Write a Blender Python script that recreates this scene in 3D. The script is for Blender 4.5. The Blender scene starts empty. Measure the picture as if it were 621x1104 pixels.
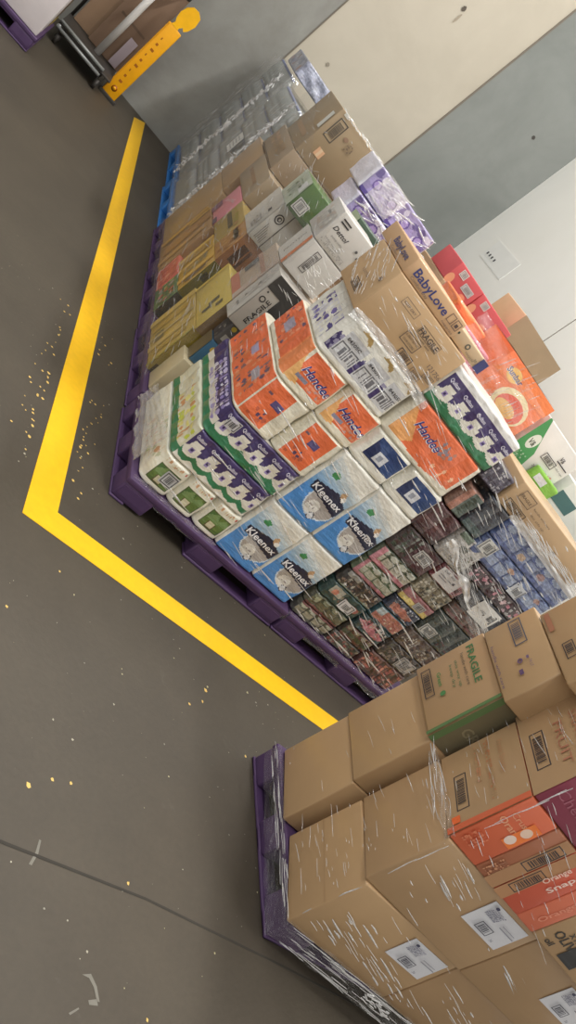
import bpy, math, random
import numpy as np
from mathutils import Matrix, Vector
C = bpy.context.scene.collection
rnd = random.Random(7)

def lin(c):
    c = np.asarray(c, float) / 255.0
    return np.where(c <= .04045, c / 12.92, ((c + .055) / 1.055) ** 2.4)

# ------------------------------------------------------------------ materials
def new_mat(name):
    m = bpy.data.materials.new(name); m.use_nodes = True
    nt = m.node_tree; b = nt.nodes['Principled BSDF']
    return m, nt, b

def N(nt, t, **kw):
    n = nt.nodes.new(t)
    for k, v in kw.items():
        if k.startswith('_'): setattr(n, k[1:], v)
        else: n.inputs[k.replace('~', ' ')].default_value = v
    return n

def printed(name, rough=.7, coat=0., coat_rough=.12, bump=.1, bscale=60., var=.12, vscale=6., stretch=(1, 1, 1), spec=.5, sat=.86, val=.93):
    """colour from the object's own printed colour attribute, slightly mottled"""
    m, nt, b = new_mat(name); L = nt.links.new
    at = N(nt, 'ShaderNodeAttribute', _attribute_name='Col')
    tc = N(nt, 'ShaderNodeTexCoord'); mp = N(nt, 'ShaderNodeMapping'); mp.inputs['Scale'].default_value = stretch
    L(tc.outputs['Object'], mp.inputs['Vector'])
    n1 = N(nt, 'ShaderNodeTexNoise', Scale=vscale, Detail=4.); L(tc.outputs['Object'], n1.inputs['Vector'])
    mr = N(nt, 'ShaderNodeMapRange'); mr.inputs['To Min'].default_value = 1 - var; mr.inputs['To Max'].default_value = 1 + var
    mr.inputs['From Min'].default_value = .3; mr.inputs['From Max'].default_value = .7
    L(n1.outputs['Fac'], mr.inputs['Value'])
    mx = N(nt, 'ShaderNodeMix', _data_type='RGBA', _blend_type='MULTIPLY'); mx.inputs[0].default_value = 1
    L(at.outputs['Color'], mx.inputs[6]); L(mr.outputs['Result'], mx.inputs[7]); hs = N(nt, 'ShaderNodeHueSaturation', Saturation=sat, Value=val); L(mx.outputs[2], hs.inputs['Color']); L(hs.outputs[0], b.inputs['Base Color'])
    n2 = N(nt, 'ShaderNodeTexNoise', Scale=bscale, Detail=3.); L(mp.outputs[0], n2.inputs['Vector'])
    bp = N(nt, 'ShaderNodeBump', Strength=bump, Distance=.01); L(n2.outputs['Fac'], bp.inputs['Height'])
    b.inputs['Roughness'].default_value = rough
    b.inputs['Specular IOR Level'].default_value = spec
    if coat:
        b.inputs['Coat Weight'].default_value = coat; b.inputs['Coat Roughness'].default_value = coat_rough
        L(bp.outputs[0], b.inputs['Coat Normal'])
    if not coat or bump > .25: L(bp.outputs[0], b.inputs['Normal'])
    return m

BOARD = printed('kraft_board', sat=.98, rough=.7, coat=.55, coat_rough=.2, bump=.22, bscale=12, var=.06, vscale=3, stretch=(.5, .5, 3.5))
BARE = printed('bare_board', rough=.8, bump=.08, bscale=50, var=.07, vscale=4)
PLASTIC = printed('printed_plastic', sat=.97, val=1.0, rough=.36, coat=.5, coat_rough=.1, bump=.5, bscale=26, var=.05, vscale=8, stretch=(1, 1, 2))
TRAYFILM = printed('shrink_film_print', rough=.33, coat=.8, coat_rough=.1, bump=.7, bscale=30, var=.35, vscale=38, stretch=(1, 1, 2.2), sat=.75, val=.72)
PAPER = printed('paper_label', rough=.6, var=.02)
PAINT = printed('painted_steel', sat=1.05, val=1.0, rough=.45, var=.06, vscale=12)

def purple_mat():
    m, nt, b = new_mat('purple_plastic'); L = nt.links.new
    tc = N(nt, 'ShaderNodeTexCoord'); n = N(nt, 'ShaderNodeTexNoise', Scale=9., Detail=5.); L(tc.outputs['Object'], n.inputs['Vector'])
    r = N(nt, 'ShaderNodeValToRGB'); r.color_ramp.elements[0].color = (*lin((66, 46, 80)), 1); r.color_ramp.elements[1].color = (*lin((88, 64, 104)), 1)
    L(n.outputs['Fac'], r.inputs[0]); L(r.outputs[0], b.inputs['Base Color']); b.inputs['Roughness'].default_value = .5
    return m
PURPLE = purple_mat()
def blue_mat():
    m, nt, b = new_mat('blue_plastic'); L = nt.links.new
    tc = N(nt, 'ShaderNodeTexCoord'); n = N(nt, 'ShaderNodeTexNoise', Scale=8.); L(tc.outputs['Object'], n.inputs['Vector'])
    r = N(nt, 'ShaderNodeValToRGB'); r.color_ramp.elements[0].color = (*lin((36, 100, 170)), 1); r.color_ramp.elements[1].color = (*lin((60, 130, 200)), 1)
    L(n.outputs['Fac'], r.inputs[0]); L(r.outputs[0], b.inputs['Base Color']); b.inputs['Roughness'].default_value = .5
    return m
BLUE = blue_mat()

def film_mat(name, clear=.86, white=.35, rough=.12, bump=.6, bscale=25, stretch=(1, 1, 3)):
    """clear polythene: mostly see-through, a thin milky layer and a wrinkled gloss"""
    m = bpy.data.materials.new(name); m.use_nodes = True; nt = m.node_tree; L = nt.links.new
    for n in list(nt.nodes): nt.nodes.remove(n)
    out = N(nt, 'ShaderNodeOutputMaterial'); tr = N(nt, 'ShaderNodeBsdfTransparent'); gl = N(nt, 'ShaderNodeBsdfGlossy', Roughness=rough)
    df = N(nt, 'ShaderNodeBsdfDiffuse'); df.inputs['Color'].default_value = (.95, .95, .95, 1)
    tc = N(nt, 'ShaderNodeTexCoord'); mp = N(nt, 'ShaderNodeMapping'); mp.inputs['Scale'].default_value = stretch; L(tc.outputs['Object'], mp.inputs['Vector'])
    n = N(nt, 'ShaderNodeTexNoise', Scale=bscale, Detail=3.); L(mp.outputs[0], n.inputs['Vector'])
    bp = N(nt, 'ShaderNodeBump', Strength=bump, Distance=.02); L(n.outputs['Fac'], bp.inputs['Height']); L(bp.outputs[0], gl.inputs['Normal'])
    a = N(nt, 'ShaderNodeMixShader', Fac=white); L(gl.outputs[0], a.inputs[1]); L(df.outputs[0], a.inputs[2])
    f = N(nt, 'ShaderNodeMixShader', Fac=clear); L(a.outputs[0], f.inputs[1]); L(tr.outputs[0], f.inputs[2])
    L(f.outputs[0], out.inputs['Surface'])
    return m
FILM = film_mat('stretch_film', .86, .2)
RIDGE = film_mat('stretch_film_fold', .22, .5, rough=.16, bump=.5, bscale=60)  # diffuse white share stands in for the bright gleam along folds
FILM_MILKY = film_mat('stretch_film_layers', .80, .28, rough=.12, bump=1.0, bscale=40)
FILM_HAZE = film_mat('stretch_film_bunched', .55, .5, rough=.15, bump=1.0, bscale=30)
WATERFILM = film_mat('water_shrink_film', .80, .22, rough=.08, bump=1.0, bscale=14, stretch=(1, 2, 1))

def floor_mat():
    m, nt, b = new_mat('concrete_floor'); L = nt.links.new
    tc = N(nt, 'ShaderNodeTexCoord')
    n1 = N(nt, 'ShaderNodeTexNoise', Scale=1.3, Detail=8., Roughness=.65); n2 = N(nt, 'ShaderNodeTexNoise', Scale=45., Detail=4.)
    for n in (n1, n2): L(tc.outputs['Object'], n.inputs['Vector'])
    r = N(nt, 'ShaderNodeValToRGB'); r.color_ramp.elements[0].position = .3; r.color_ramp.elements[0].color = (*lin((67, 60, 50)), 1)
    r.color_ramp.elements[1].position = .72; r.color_ramp.elements[1].color = (*lin((80, 72, 60)), 1)
    L(n1.outputs['Fac'], r.inputs[0])
    mr = N(nt, 'ShaderNodeMapRange'); mr.inputs['To Min'].default_value = .88; mr.inputs['To Max'].default_value = 1.1; L(n2.outputs['Fac'], mr.inputs['Value'])
    mx = N(nt, 'ShaderNodeMix', _data_type='RGBA', _blend_type='MULTIPLY'); mx.inputs[0].default_value = 1
    L(r.outputs[0], mx.inputs[6]); L(mr.outputs[0], mx.inputs[7])
    # pale scuffs
    n3 = N(nt, 'ShaderNodeTexNoise', Scale=3.2, Detail=10., Roughness=.75, Distortion=.6); L(tc.outputs['Object'], n3.inputs['Vector'])
    r3 = N(nt, 'ShaderNodeValToRGB'); r3.color_ramp.elements[0].position = .62; r3.color_ramp.elements[0].color = (0, 0, 0, 1); r3.color_ramp.elements[1].position = .8; r3.color_ramp.elements[1].color = (.3, .3, .3, 1)
    L(n3.outputs['Fac'], r3.inputs[0])
    m2 = N(nt, 'ShaderNodeMix', _data_type='RGBA'); L(r3.outputs[0], m2.inputs[0]); L(mx.outputs[2], m2.inputs[6]); m2.inputs[7].default_value = (*lin((120, 116, 106)), 1)
    L(m2.outputs[2], b.inputs['Base Color'])
    b.inputs['Roughness'].default_value = .62
    bp = N(nt, 'ShaderNodeBump', Strength=.12, Distance=.01); L(n2.outputs['Fac'], bp.inputs['Height']); L(bp.outputs[0], b.inputs['Normal'])
    return m

def wall_mat(name, c0, c1, scale=1.2):
    m, nt, b = new_mat(name); L = nt.links.new
    tc = N(nt, 'ShaderNodeTexCoord')
    n1 = N(nt, 'ShaderNodeTexNoise', Scale=scale, Detail=9., Roughness=.62, Distortion=.4); L(tc.outputs['Object'], n1.inputs['Vector'])
    r = N(nt, 'ShaderNodeValToRGB'); r.color_ramp.elements[0].position = .32; r.color_ramp.elements[0].color = (*lin(c0), 1)
    r.color_ramp.elements[1].position = .68; r.color_ramp.elements[1].color = (*lin(c1), 1)
    L(n1.outputs['Fac'], r.inputs[0]); L(r.outputs[0], b.inputs['Base Color']); b.inputs['Roughness'].default_value = .85
    bp = N(nt, 'ShaderNodeBump', Strength=.15, Distance=.01); L(n1.outputs['Fac'], bp.inputs['Height']); L(bp.outputs[0], b.inputs['Normal'])
    return m

def flat_mat(name, c, rough=.6, metal=0.):
    m, nt, b = new_mat(name); L = nt.links.new
    tc = N(nt, 'ShaderNodeTexCoord'); n = N(nt, 'ShaderNodeTexNoise', Scale=22., Detail=5.); L(tc.outputs['Object'], n.inputs['Vector'])
    mr = N(nt, 'ShaderNodeMapRange'); mr.inputs['To Min'].default_value = .86; mr.inputs['To Max'].default_value = 1.08; L(n.outputs['Fac'], mr.inputs['Value'])
    mx = N(nt, 'ShaderNodeMix', _data_type='RGBA', _blend_type='MULTIPLY'); mx.inputs[0].default_value = 1; mx.inputs[6].default_value = (*lin(c), 1)
    L(mr.outputs[0], mx.inputs[7]); L(mx.outputs[2], b.inputs['Base Color'])
    b.inputs['Roughness'].default_value = rough; b.inputs['Metallic'].default_value = metal
    return m

# ------------------------------------------------------------------ object helpers
def props(o, label=None, cat=None, group=None, kind=None):
    if label: o['label'] = label
    if cat: o['category'] = cat
    if group: o['group'] = group
    if kind: o['kind'] = kind
    return o

class M:
    """collects faces, each with a colour, and links them as ONE mesh object"""
    def __init__(s): s.v = []; s.f = []; s.c = []; s.n = 0; s.sm = []
    def add(s, verts, faces, cols, smooth=False):
        base = s.n; s.v.extend(map(tuple, verts)); s.n += len(verts)
        for f in faces: s.f.append(tuple(int(i) + base for i in f))
        if isinstance(cols, (tuple, list)) and not hasattr(cols[0], '__len__'): cols = [cols] * len(faces)
        s.c.extend(map(tuple, cols)); s.sm.extend([smooth] * len(faces))
    def box(s, a, b, col=(200, 200, 200)):
        x0, y0, z0 = a; x1, y1, z1 = b
        v = [(x0, y0, z0), (x1, y0, z0), (x1, y1, z0), (x0, y1, z0), (x0, y0, z1), (x1, y0, z1), (x1, y1, z1), (x0, y1, z1)]
        s.add(v, [(0, 3, 2, 1), (4, 5, 6, 7), (0, 1, 5, 4), (1, 2, 6, 5), (2, 3, 7, 6), (3, 0, 4, 7)], col)
    def bbox(s, a, b, r, col=(200, 200, 200)):
        """box with softened edges"""
        dims = [b[i] - a[i] for i in range(3)]
        g = [[0, r * .3, r, d - r, d - r * .3, d] for d in dims]
        V, F, _, _ = lattice(*g); V = soften(V, dims, r) + np.array(a); s.add(V, F, col, True)
    def tube(s, p, q, r, col=(200, 200, 200), n=10):
        p, q = Vector(p), Vector(q); d = (q - p).normalized(); u = d.orthogonal().normalized(); w = d.cross(u)
        vs = []
        for c in (p, q):
            for k in range(n):
                t = 2 * math.pi * k / n; vs.append(c + u * r * math.cos(t) + w * r * math.sin(t))
        s.add(vs, [(k, (k + 1) % n, n + (k + 1) % n, n + k) for k in range(n)] + [tuple(range(n))[::-1], tuple(range(n, 2 * n))], col, True)
    def build(s, name, mat, parent=None, loc=None, yaw=0.):
        me = bpy.data.meshes.new(name); me.from_pydata(s.v, [], s.f); me.materials.append(mat)
        ca = me.color_attributes.new('Col', 'FLOAT_COLOR', 'CORNER')
        cc = lin(np.array(s.c)); lens = np.array([len(f) for f in s.f]); arr = np.repeat(cc, lens, axis=0)
        ca.data.foreach_set('color', np.hstack([arr, np.ones((len(arr), 1))]).astype(np.float32).ravel())
        me.polygons.foreach_set('use_smooth', s.sm); me.update()
        o = bpy.data.objects.new(name, me); C.objects.link(o)
        if parent: o.parent = parent
        if loc is not None: o.location = loc
        o.rotation_euler[2] = math.radians(yaw)
        return o

def lattice(xs, ys, zs):
    """surface of a box on given grid lines: verts, quads, face id per quad (0 front 1 back 2 left 3 right 4 top 5 bottom), quad centre"""
    xs, ys, zs = map(np.asarray, (xs, ys, zs)); nx, ny, nz = len(xs), len(ys), len(zs)
    F = []; fid = []
    def idx(i, j, k): return (i * ny + j) * nz + k
    def grid(fn, na, nb, flip, name):
        a, b = np.meshgrid(np.arange(na - 1), np.arange(nb - 1), indexing='ij'); a, b = a.ravel(), b.ravel()
        q = np.stack([fn(a, b), fn(a + 1, b), fn(a + 1, b + 1), fn(a, b + 1)], 1)
        if flip: q = q[:, ::-1]
        F.append(q); fid.append(np.full(len(q), name))
    grid(lambda a, b: idx(a, 0, b), nx, nz, False, 0)
    grid(lambda a, b: idx(a, ny - 1, b), nx, nz, True, 1)
    grid(lambda a, b: idx(0, a, b), ny, nz, True, 2)
    grid(lambda a, b: idx(nx - 1, a, b), ny, nz, False, 3)
    grid(lambda a, b: idx(a, b, nz - 1), nx, ny, False, 4)
    grid(lambda a, b: idx(a, b, 0), nx, ny, True, 5)
    F = np.vstack(F); fid = np.concatenate(fid)
    u, inv = np.unique(F, return_inverse=True); F = inv.reshape(F.shape)
    i = u // (ny * nz); j = (u // nz) % ny; k = u % nz
    V = np.stack([xs[i], ys[j], zs[k]], 1).astype(float)
    return V, F, fid, V[F].mean(1)

def soften(V, dims, r):
    D = np.array(dims); q = np.clip(V, r, D - r); d = V - q; n = np.linalg.norm(d, axis=1, keepdims=True); n[n == 0] = 1
    return q + d / n * r

# ---- text as flat polygons, cached
_tc = {}
def glyphs(s, bold=False, shear=0.):
    k = (s, bold, shear)
    if k in _tc: return _tc[k]
    cu = bpy.data.curves.new('t', 'FONT'); cu.body = s; cu.resolution_u = 2; cu.size = 1; cu.offset = .018 if bold else 0; cu.shear = shear
    o = bpy.data.objects.new('t', cu); C.objects.link(o); dg = bpy.context.evaluated_depsgraph_get(); dg.update()
    me = o.evaluated_get(dg).to_mesh()
    v = np.array([tuple(p.co)[:2] for p in me.vertices]) if len(me.vertices) else np.zeros((0, 2)); f = [tuple(p.vertices) for p in me.polygons]
    o.evaluated_get(dg).to_mesh_clear(); bpy.data.objects.remove(o); bpy.data.curves.remove(cu)
    if len(v):
        v[:, 0] -= v[:, 0].min(); _tc[k] = (v, f, v[:, 0].max())
    else: _tc[k] = (v, f, 1)
    return _tc[k]

# ---- the shapes printed on a face.  face uv: F u=x v=z ; L u=d-y v=z ; T u=x v=y ; R u=y v=z
# ('r',u0,v0,u1,v1,col) rect, ('e',cu,cv,ru,rv,col) ellipse, ('p',pts,col) polygon, ('t',text,u,v,size,col,rot,bold,width) text
# ('fr',u0,v0,u1,v1,w,col) outline, ('bc',u0,v0,u1,v1,col,'u'|'v') barcode with its frame, ('sp',u0,v0,u1,v1,cell,cols) speckle of small prints
def expand(art):
    """compound shapes to plain polygons; returns list of (pts, col) or text tuples"""
    out = []
    for s in art:
        k = s[0]
        if k == 'r': _, a, b, c, d, col = s; out.append(([(a, b), (c, b), (c, d), (a, d)], col))
        elif k == 'p': out.append((s[1], s[2]))
        elif k == 'e':
            _, cu, cv, ru, rv, col = s; out.append(([(cu + ru * math.cos(t * math.pi / 10), cv + rv * math.sin(t * math.pi / 10)) for t in range(20)], col))
        elif k == 'fr':
            _, a, b, c, d, w, col = s
            for q in ((a, b, c, b + w), (a, d - w, c, d), (a, b + w, a + w, d - w), (c - w, b + w, c, d - w)): out += expand([('r', *q, col)])
        elif k == 'bc':
            _, a, b, c, d, col, ax = s; w = min(c - a, d - b) * .09
            out += expand([('fr', a, b, c, d, w, col)]); rr = random.Random(int((a + b * 7) * 1e4)); p = 0.
            lo, hi = (a + 2 * w, c - 2 * w) if ax == 'u' else (b + 2 * w, d - 2 * w)
            p = lo + .1 * (hi - lo)
            while p < hi - .1 * (hi - lo):
                q = p + rr.choice((.0022, .0035, .005))
                out += expand([('r', p, b + 2 * w, q, d - 2 * w, col) if ax == 'u' else ('r', a + 2 * w, p, c - 2 * w, q, col)])
                p = q + rr.choice((.002, .003, .0045))
        elif k == 'sp':
            _, a, b, c, d, cell, cols = s; rr = random.Random(int((a + b * 3 + c) * 1e4)); v = b
            while v < d - cell * .4:
                u = a
                while u < c - cell * .4:
                    w = cell * rr.uniform(.5, 1.1); h = cell * rr.uniform(.5, 1.1)
                    cu, cv, a0 = u + cell * .5 + rr.uniform(-.15, .15) * cell, v + cell * .5 + rr.uniform(-.15, .15) * cell, rr.uniform(0, 6)
                    out.append(([(min(max(cu + w * .62 * rr.uniform(.6, 1.1) * math.cos(a0 + q * .785), a), c), min(max(cv + h * .62 * rr.uniform(.6, 1.1) * math.sin(a0 + q * .785), b), d)) for q in range(8)], rr.choice(cols))); u += cell
                v += cell
        elif k == 't': out.append(s)
    return out

def face_frame(face, w, d, h):
    if face == 'F': return np.array((0, 0, 0.)), np.array((1., 0, 0)), np.array((0, 0, 1.)), np.array((0, -1., 0))
    if face == 'L': return np.array((0, d, 0.)), np.array((0, -1., 0)), np.array((0, 0, 1.)), np.array((-1., 0, 0))
    if face == 'R': return np.array((w, 0, 0.)), np.array((0, 1., 0)), np.array((0, 0, 1.)), np.array((1., 0, 0))
    return np.array((0, 0, h)), np.array((1., 0, 0)), np.array((0, 1., 0)), np.array((0, 0, 1.))

def put_decals(m, art, w, d, h, warp=None, only_text=False, off0=.0006, step=.00025):
    for face, shapes in art.items():
        o, U, V, Nn = face_frame(face, w, d, h); off = off0
        for s in expand(shapes):
            off += step
            if off > off0 + .004: off = off0 + .004
            if s[0] == 't':
                _, txt, u, v, size, col = s[:6]; rot = s[6] if len(s) > 6 else 0; bold = s[7] if len(s) > 7 else False; wd = s[8] if len(s) > 8 else None; sh = s[9] if len(s) > 9 else 0.
                gv, gf, gw = glyphs(txt, bold, sh)
                if not len(gv): continue
                sx = wd / gw if wd else size; c, sn = math.cos(math.radians(rot)), math.sin(math.radians(rot))
                x, y = gv[:, 0] * sx, gv[:, 1] * size
                P = o + np.outer(u + x * c - y * sn, U) + np.outer(v + x * sn + y * c, V); fs = gf
                if warp is not None: P = warp(P)
                m.add(P + Nn * (off + (.002 if warp is not None else .0)), fs, col)
            elif not only_text:
                pts, col = s; P = np.array([o + U * a + V * b for a, b in pts])
                if warp is not None: P = warp(P)
                m.add(P + Nn * off, [tuple(range(len(pts)))], col)

def inside(pts, u, v):
    r = np.zeros(len(u), bool); n = len(pts)
    for i in range(n):
        x0, y0 = pts[i]; x1, y1 = pts[(i + 1) % n]
        if y0 == y1: continue
        c = ((y0 > v) != (y1 > v)) & (u < (x1 - x0) * (v - y0) / (y1 - y0) + x0); r ^= c
    return r

# ---- flat sided carton: softened box + printed polygons, all one mesh
def carton(name, label, cat, P, dims, base, art=None, yaw=0., group=None, mat=None, stickers=(), lidseam=True, parent=None):
    w, d, h = dims; r = min(.007, min(dims) * .2); m = M()
    g = [[0, r * .3, r, L_ * .5, L_ - r, L_ - r * .3, L_] for L_ in dims]
    V, F, fid, cen = lattice(*g); V = soften(V, dims, r)
    rr = random.Random(hash_(label)); a = rr.uniform(-.003, .003)
    V[:, 1] += np.where(np.abs(V[:, 2] - h / 2) < 1e-6, -.002, 0) * (V[:, 1] < d / 2); V[:, 0] += a * (V[:, 2] / h - .5)
    m.add(V, F, base, True)
    if lidseam:
        dk = tuple(int(c * .72) for c in base); m.add([(r, d / 2 - .002, h + .0004), (w - r, d / 2 - .002, h + .0004), (w - r, d / 2 + .002, h + .0004), (r, d / 2 + .002, h + .0004)], [(0, 1, 2, 3)], dk)
    put_decals(m, art or {}, w, d, h, off0=.003)
    o = m.build(name, mat or BOARD, parent, P, yaw)
    if label and not parent: props(o, label, cat, group)
    for st in stickers:
        face, u0, v0, u1, v1, col, sart = st[:7]; sn = M(); fo, U, Vv, Nn = face_frame(face, w, d, h)
        su, sv = u1 - u0, v1 - v0
        q = [fo + U * a_ + Vv * b_ + Nn * e for e in (.004, .0055) for a_, b_ in ((u0, v0), (u1, v0), (u1, v1), (u0, v1))]
        sn.add(q, [(0, 3, 2, 1), (4, 5, 6, 7), (0, 1, 5, 4), (1, 2, 6, 5), (2, 3, 7, 6), (3, 0, 4, 7)], col)
        off = .0058
        for s in expand(sart):
            if s[0] == 't':
                gv, gf, gw = glyphs(s[1], s[7] if len(s) > 7 else False); sx = s[8] / gw if len(s) > 8 and s[8] else s[4]; ro = s[6] if len(s) > 6 else 0
                c, s_ = math.cos(math.radians(ro)), math.sin(math.radians(ro)); x, y = gv[:, 0] * sx, gv[:, 1] * s[4]
                sn.add(fo + np.outer(u0 + s[2] + x * c - y * s_, U) + np.outer(v0 + s[3] + x * s_ + y * c, Vv) + Nn * off, gf, s[5])
            else:
                pts, col2 = s; sn.add([fo + U * (u0 + a_) + Vv * (v0 + b_) + Nn * off for a_, b_ in pts], [tuple(range(len(pts)))], col2); off += .0002
        sn.build('shipping_label', PAPER, o)
    return o

def hash_(s):
    h = 7
    for ch in s: h = (h * 31 + ord(ch)) & 0xffffff
    return h

# ---- soft pack: dense painted grid, rounded, with rolls / cans bulging through
def pack(name, label, cat, P, dims, base, art=None, yaw=0., group=None, mat=None, r=.03, rz=.014, res=.006, cols=0, colsy=0, amp=.008, wob=.004, rows=1, stickers=()):
    w, d, h = dims; r = min(r, min(dims) * .45)
    ns = [max(6, int(round(L_ / res))) for L_ in dims]; ns[1] = max(6, int(round(d / (res if art and ('L' in art or 'T' in art) else .02))))
    g = []
    for L_, n in zip(dims, ns): g.append(np.linspace(0, L_, n + 1))
    V, F, fid, cen = lattice(*g)
    rr = random.Random(hash_(label or name)); ph = [rr.uniform(0, 6) for _ in range(6)]
    rz_ = min(rz, h * .3)
    def warp(P_):
        P_ = np.asarray(P_, float); D2 = np.array((w, d)); q = np.clip(P_[:, :2], r, D2 - r); dd = P_[:, :2] - q
        n = np.linalg.norm(dd, axis=1, keepdims=True); n[n == 0] = 1; mxx = np.abs(dd).max(1, keepdims=True); S = P_.copy(); S[:, :2] = q + dd / n * mxx
        dz = np.minimum(P_[:, 2], h - P_[:, 2]); dz = np.clip(dz, 0, rz_); ins = rz_ - np.sqrt(np.maximum(rz_ ** 2 - (rz_ - dz) ** 2, 0))
        S[:, :2] = D2 / 2 + (S[:, :2] - D2 / 2) * (1 - ins[:, None] / (D2 / 2))
        nn = np.zeros((len(P_), 3)); nn[:, :2] = dd / n * (dz / rz_)[:, None]
        b = np.zeros(len(P_))
        if cols: b += (np.abs(np.sin(P_[:, 0] / w * math.pi * cols)) ** .6 - 1) * amp * np.abs(nn[:, 1])
        if colsy: b += (np.abs(np.sin(P_[:, 1] / d * math.pi * colsy)) ** .6 - 1) * amp * np.abs(nn[:, 0])
        if rows > 1: b += (np.abs(np.sin(P_[:, 2] / h * math.pi * rows)) ** .5 - 1) * amp * .6 
        b += wob * (np.sin(P_[:, 0] * 31 + ph[0]) * np.sin(P_[:, 2] * 37 + ph[1]) + .6 * np.sin(P_[:, 1] * 27 + ph[2]) * np.sin(P_[:, 0] * 19 + P_[:, 2] * 53 + ph[3])) * .6
        return S + nn * b[:, None]
    col = np.tile(np.array(base, float), (len(F), 1))
    for face, shapes in (art or {}).items():
        sel = np.where(fid == {'F': 0, 'L': 2, 'R': 3, 'T': 4}[face])[0]; cc = cen[sel]
        u, v = {'F': (cc[:, 0], cc[:, 2]), 'L': (d - cc[:, 1], cc[:, 2]), 'R': (cc[:, 1], cc[:, 2]), 'T': (cc[:, 0], cc[:, 1])}[face]
        for s in expand(shapes):
            if s[0] == 't': continue
            hit = inside(s[0], u, v); col[sel[hit]] = s[1]
    m = M(); m.add(warp(V), F, [tuple(c) for c in col], True)
    put_decals(m, art or {}, w, d, h, warp=warp, only_text=True)
    o = m.build(name, mat or PLASTIC, None, P, yaw); props(o, label, cat, group)
    for st in stickers:
        face, u0, v0, u1, v1, scol, sart = st[:7]; sn = M(); fo, U, Vv, Nn = face_frame(face, w, d, h); su = u1 - u0; sv = v1 - v0
        k = 6; gv = [fo + U * (u0 + su * a_ / k) + Vv * (v0 + sv * b_ / k) for a_ in range(k + 1) for b_ in range(k + 1)]
        gv = warp(np.array(gv)) + Nn * .004
        sn.add(gv, [(a_ * (k + 1) + b_, (a_ + 1) * (k + 1) + b_, (a_ + 1) * (k + 1) + b_ + 1, a_ * (k + 1) + b_ + 1) for a_ in range(k) for b_ in range(k)], scol, True)
        off = .006
        for s in expand(sart):
            if s[0] == 't':
                tv, tf, gw = glyphs(s[1], False); sx = s[8] / gw if len(s) > 8 and s[8] else s[4]; ro = s[6] if len(s) > 6 else 0
                c, s_ = math.cos(math.radians(ro)), math.sin(math.radians(ro)); x, y = tv[:, 0] * sx, tv[:, 1] * s[4]
                sn.add(warp(fo + np.outer(u0 + s[2] + x * c - y * s_, U) + np.outer(v0 + s[3] + x * s_ + y * c, Vv)) + Nn * off, tf, s[5])
            else: sn.add(warp(np.array([fo + U * (u0 + a_) + Vv * (v0 + b_) for a_, b_ in s[0]])) + Nn * off, [tuple(range(len(s[0])))], s[1])
        sn.build('barcode_sticker', PAPER, o)
    return o

# colours as the eye would name them
KR = (190, 155, 112); KR2 = (186, 151, 110); KRD = (176, 142, 102); INK = (70, 62, 62); GRN = (70, 140, 84); ORG = (236, 112, 60); WHT = (232, 230, 226); NAVY = (52, 48, 96)
PUR = (66, 52, 104); PALE = (226, 222, 210); LBL = (226, 226, 232); KBL = (72, 142, 212)

# ------------------------------------------------------------------ camera (solved from the photograph's vanishing lines)
R = Matrix(((0.61246586, 0.59478157, 0.52069227), (-0.0852044, -0.60518151, 0.79151472), (0.78589171, -0.52914102, -0.31997501)))
cam = bpy.data.cameras.new('camera'); co = bpy.data.objects.new('camera', cam); C.objects.link(co)
co.matrix_world = Matrix.Translation((0, 0, 1.76)) @ (R @ Matrix(((1, 0, 0), (0, -1, 0), (0, 0, -1)))).to_4x4()
cam.sensor_fit = 'VERTICAL'; cam.sensor_height = 36; cam.lens = 859.288 / 1104 * 36; cam.clip_start = .02
bpy.context.scene.camera = co

# ------------------------------------------------------------------ the room
YW, XW = 9.6, 4.45
m = M(); m.box((-9, -5, -.2), (XW + .2, YW + .2, 0)); fl = props(m.build('floor', floor_mat()), kind='structure')
gray = wall_mat('concrete_gray', (130, 128, 122), (156, 156, 150)); gray2 = wall_mat('concrete_cool_gray', (120, 124, 120), (140, 143, 139), .9)
cream = wall_mat('concrete_cream', (182, 174, 158), (196, 188, 172), .8); white = wall_mat('wall_white_paint', (246, 245, 238), (252, 251, 246), .6)
def wall_piece(name, a, b, mt, parent=None):
    m = M(); m.box(a, b); o = m.build(name, mt, parent)
    if not parent: props(o, kind='structure')
    return o
w0 = wall_piece('wall_back', (1.515, YW, 0), (3.08, YW + .2, 6.5), cream)
wall_piece('painted_panel', (-9, YW - .004, 0), (1.505, YW + .2, 6.5), gray, w0)
wall_piece('painted_panel', (3.095, YW - .004, 0), (XW + .2, YW + .2, 6.5), gray2, w0)
jm = flat_mat('joint_sealant', (120, 112, 100), .9)
wall_piece('panel_joint', (1.503, YW - .012, 0), (1.517, YW + .1, 6.5), jm, w0)
wall_piece('panel_joint', (3.078, YW - .012, 0), (3.097, YW + .1, 6.5), jm, w0)
wr = wall_piece('wall_right', (XW, 6.76, 0), (XW + .2, YW, 6.5), white)
wall_piece('painted_panel', (XW, -5, 0), (XW + .2, 6.74, 6.5), white, wr)
wall_piece('panel_joint', (XW + .004, 6.738, 0), (XW + .1, 6.762, 6.5), jm, wr)
# fixing holes and smears on the back wall
for x, z, rx, rz, col in ((2.33, 3.32, .022, .03, (92, 80, 66)), (3.93, 3.32, .022, .022, (70, 66, 60)), (2.36, 3.22, .012, .06, (170, 155, 132)), (1.85, 1.9, .02, .02, (150, 140, 122))):
    m = M(); n = 16
    m.add([(x + rx * math.cos(t * 2 * math.pi / n) * (1 + .2 * math.sin(t * 3)), YW - .008, z + rz * math.sin(t * 2 * math.pi / n)) for t in range(n)], [tuple(range(n))], col)
    m.build('wall_stain', PAPER, w0)
# ceiling far above, with the hall's strip lamps
wall_piece('ceiling', (-9, -5, 8.0), (XW + .2, YW + .2, 8.2), flat_mat('ceiling_sheet', (200, 198, 192), .8))

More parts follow.
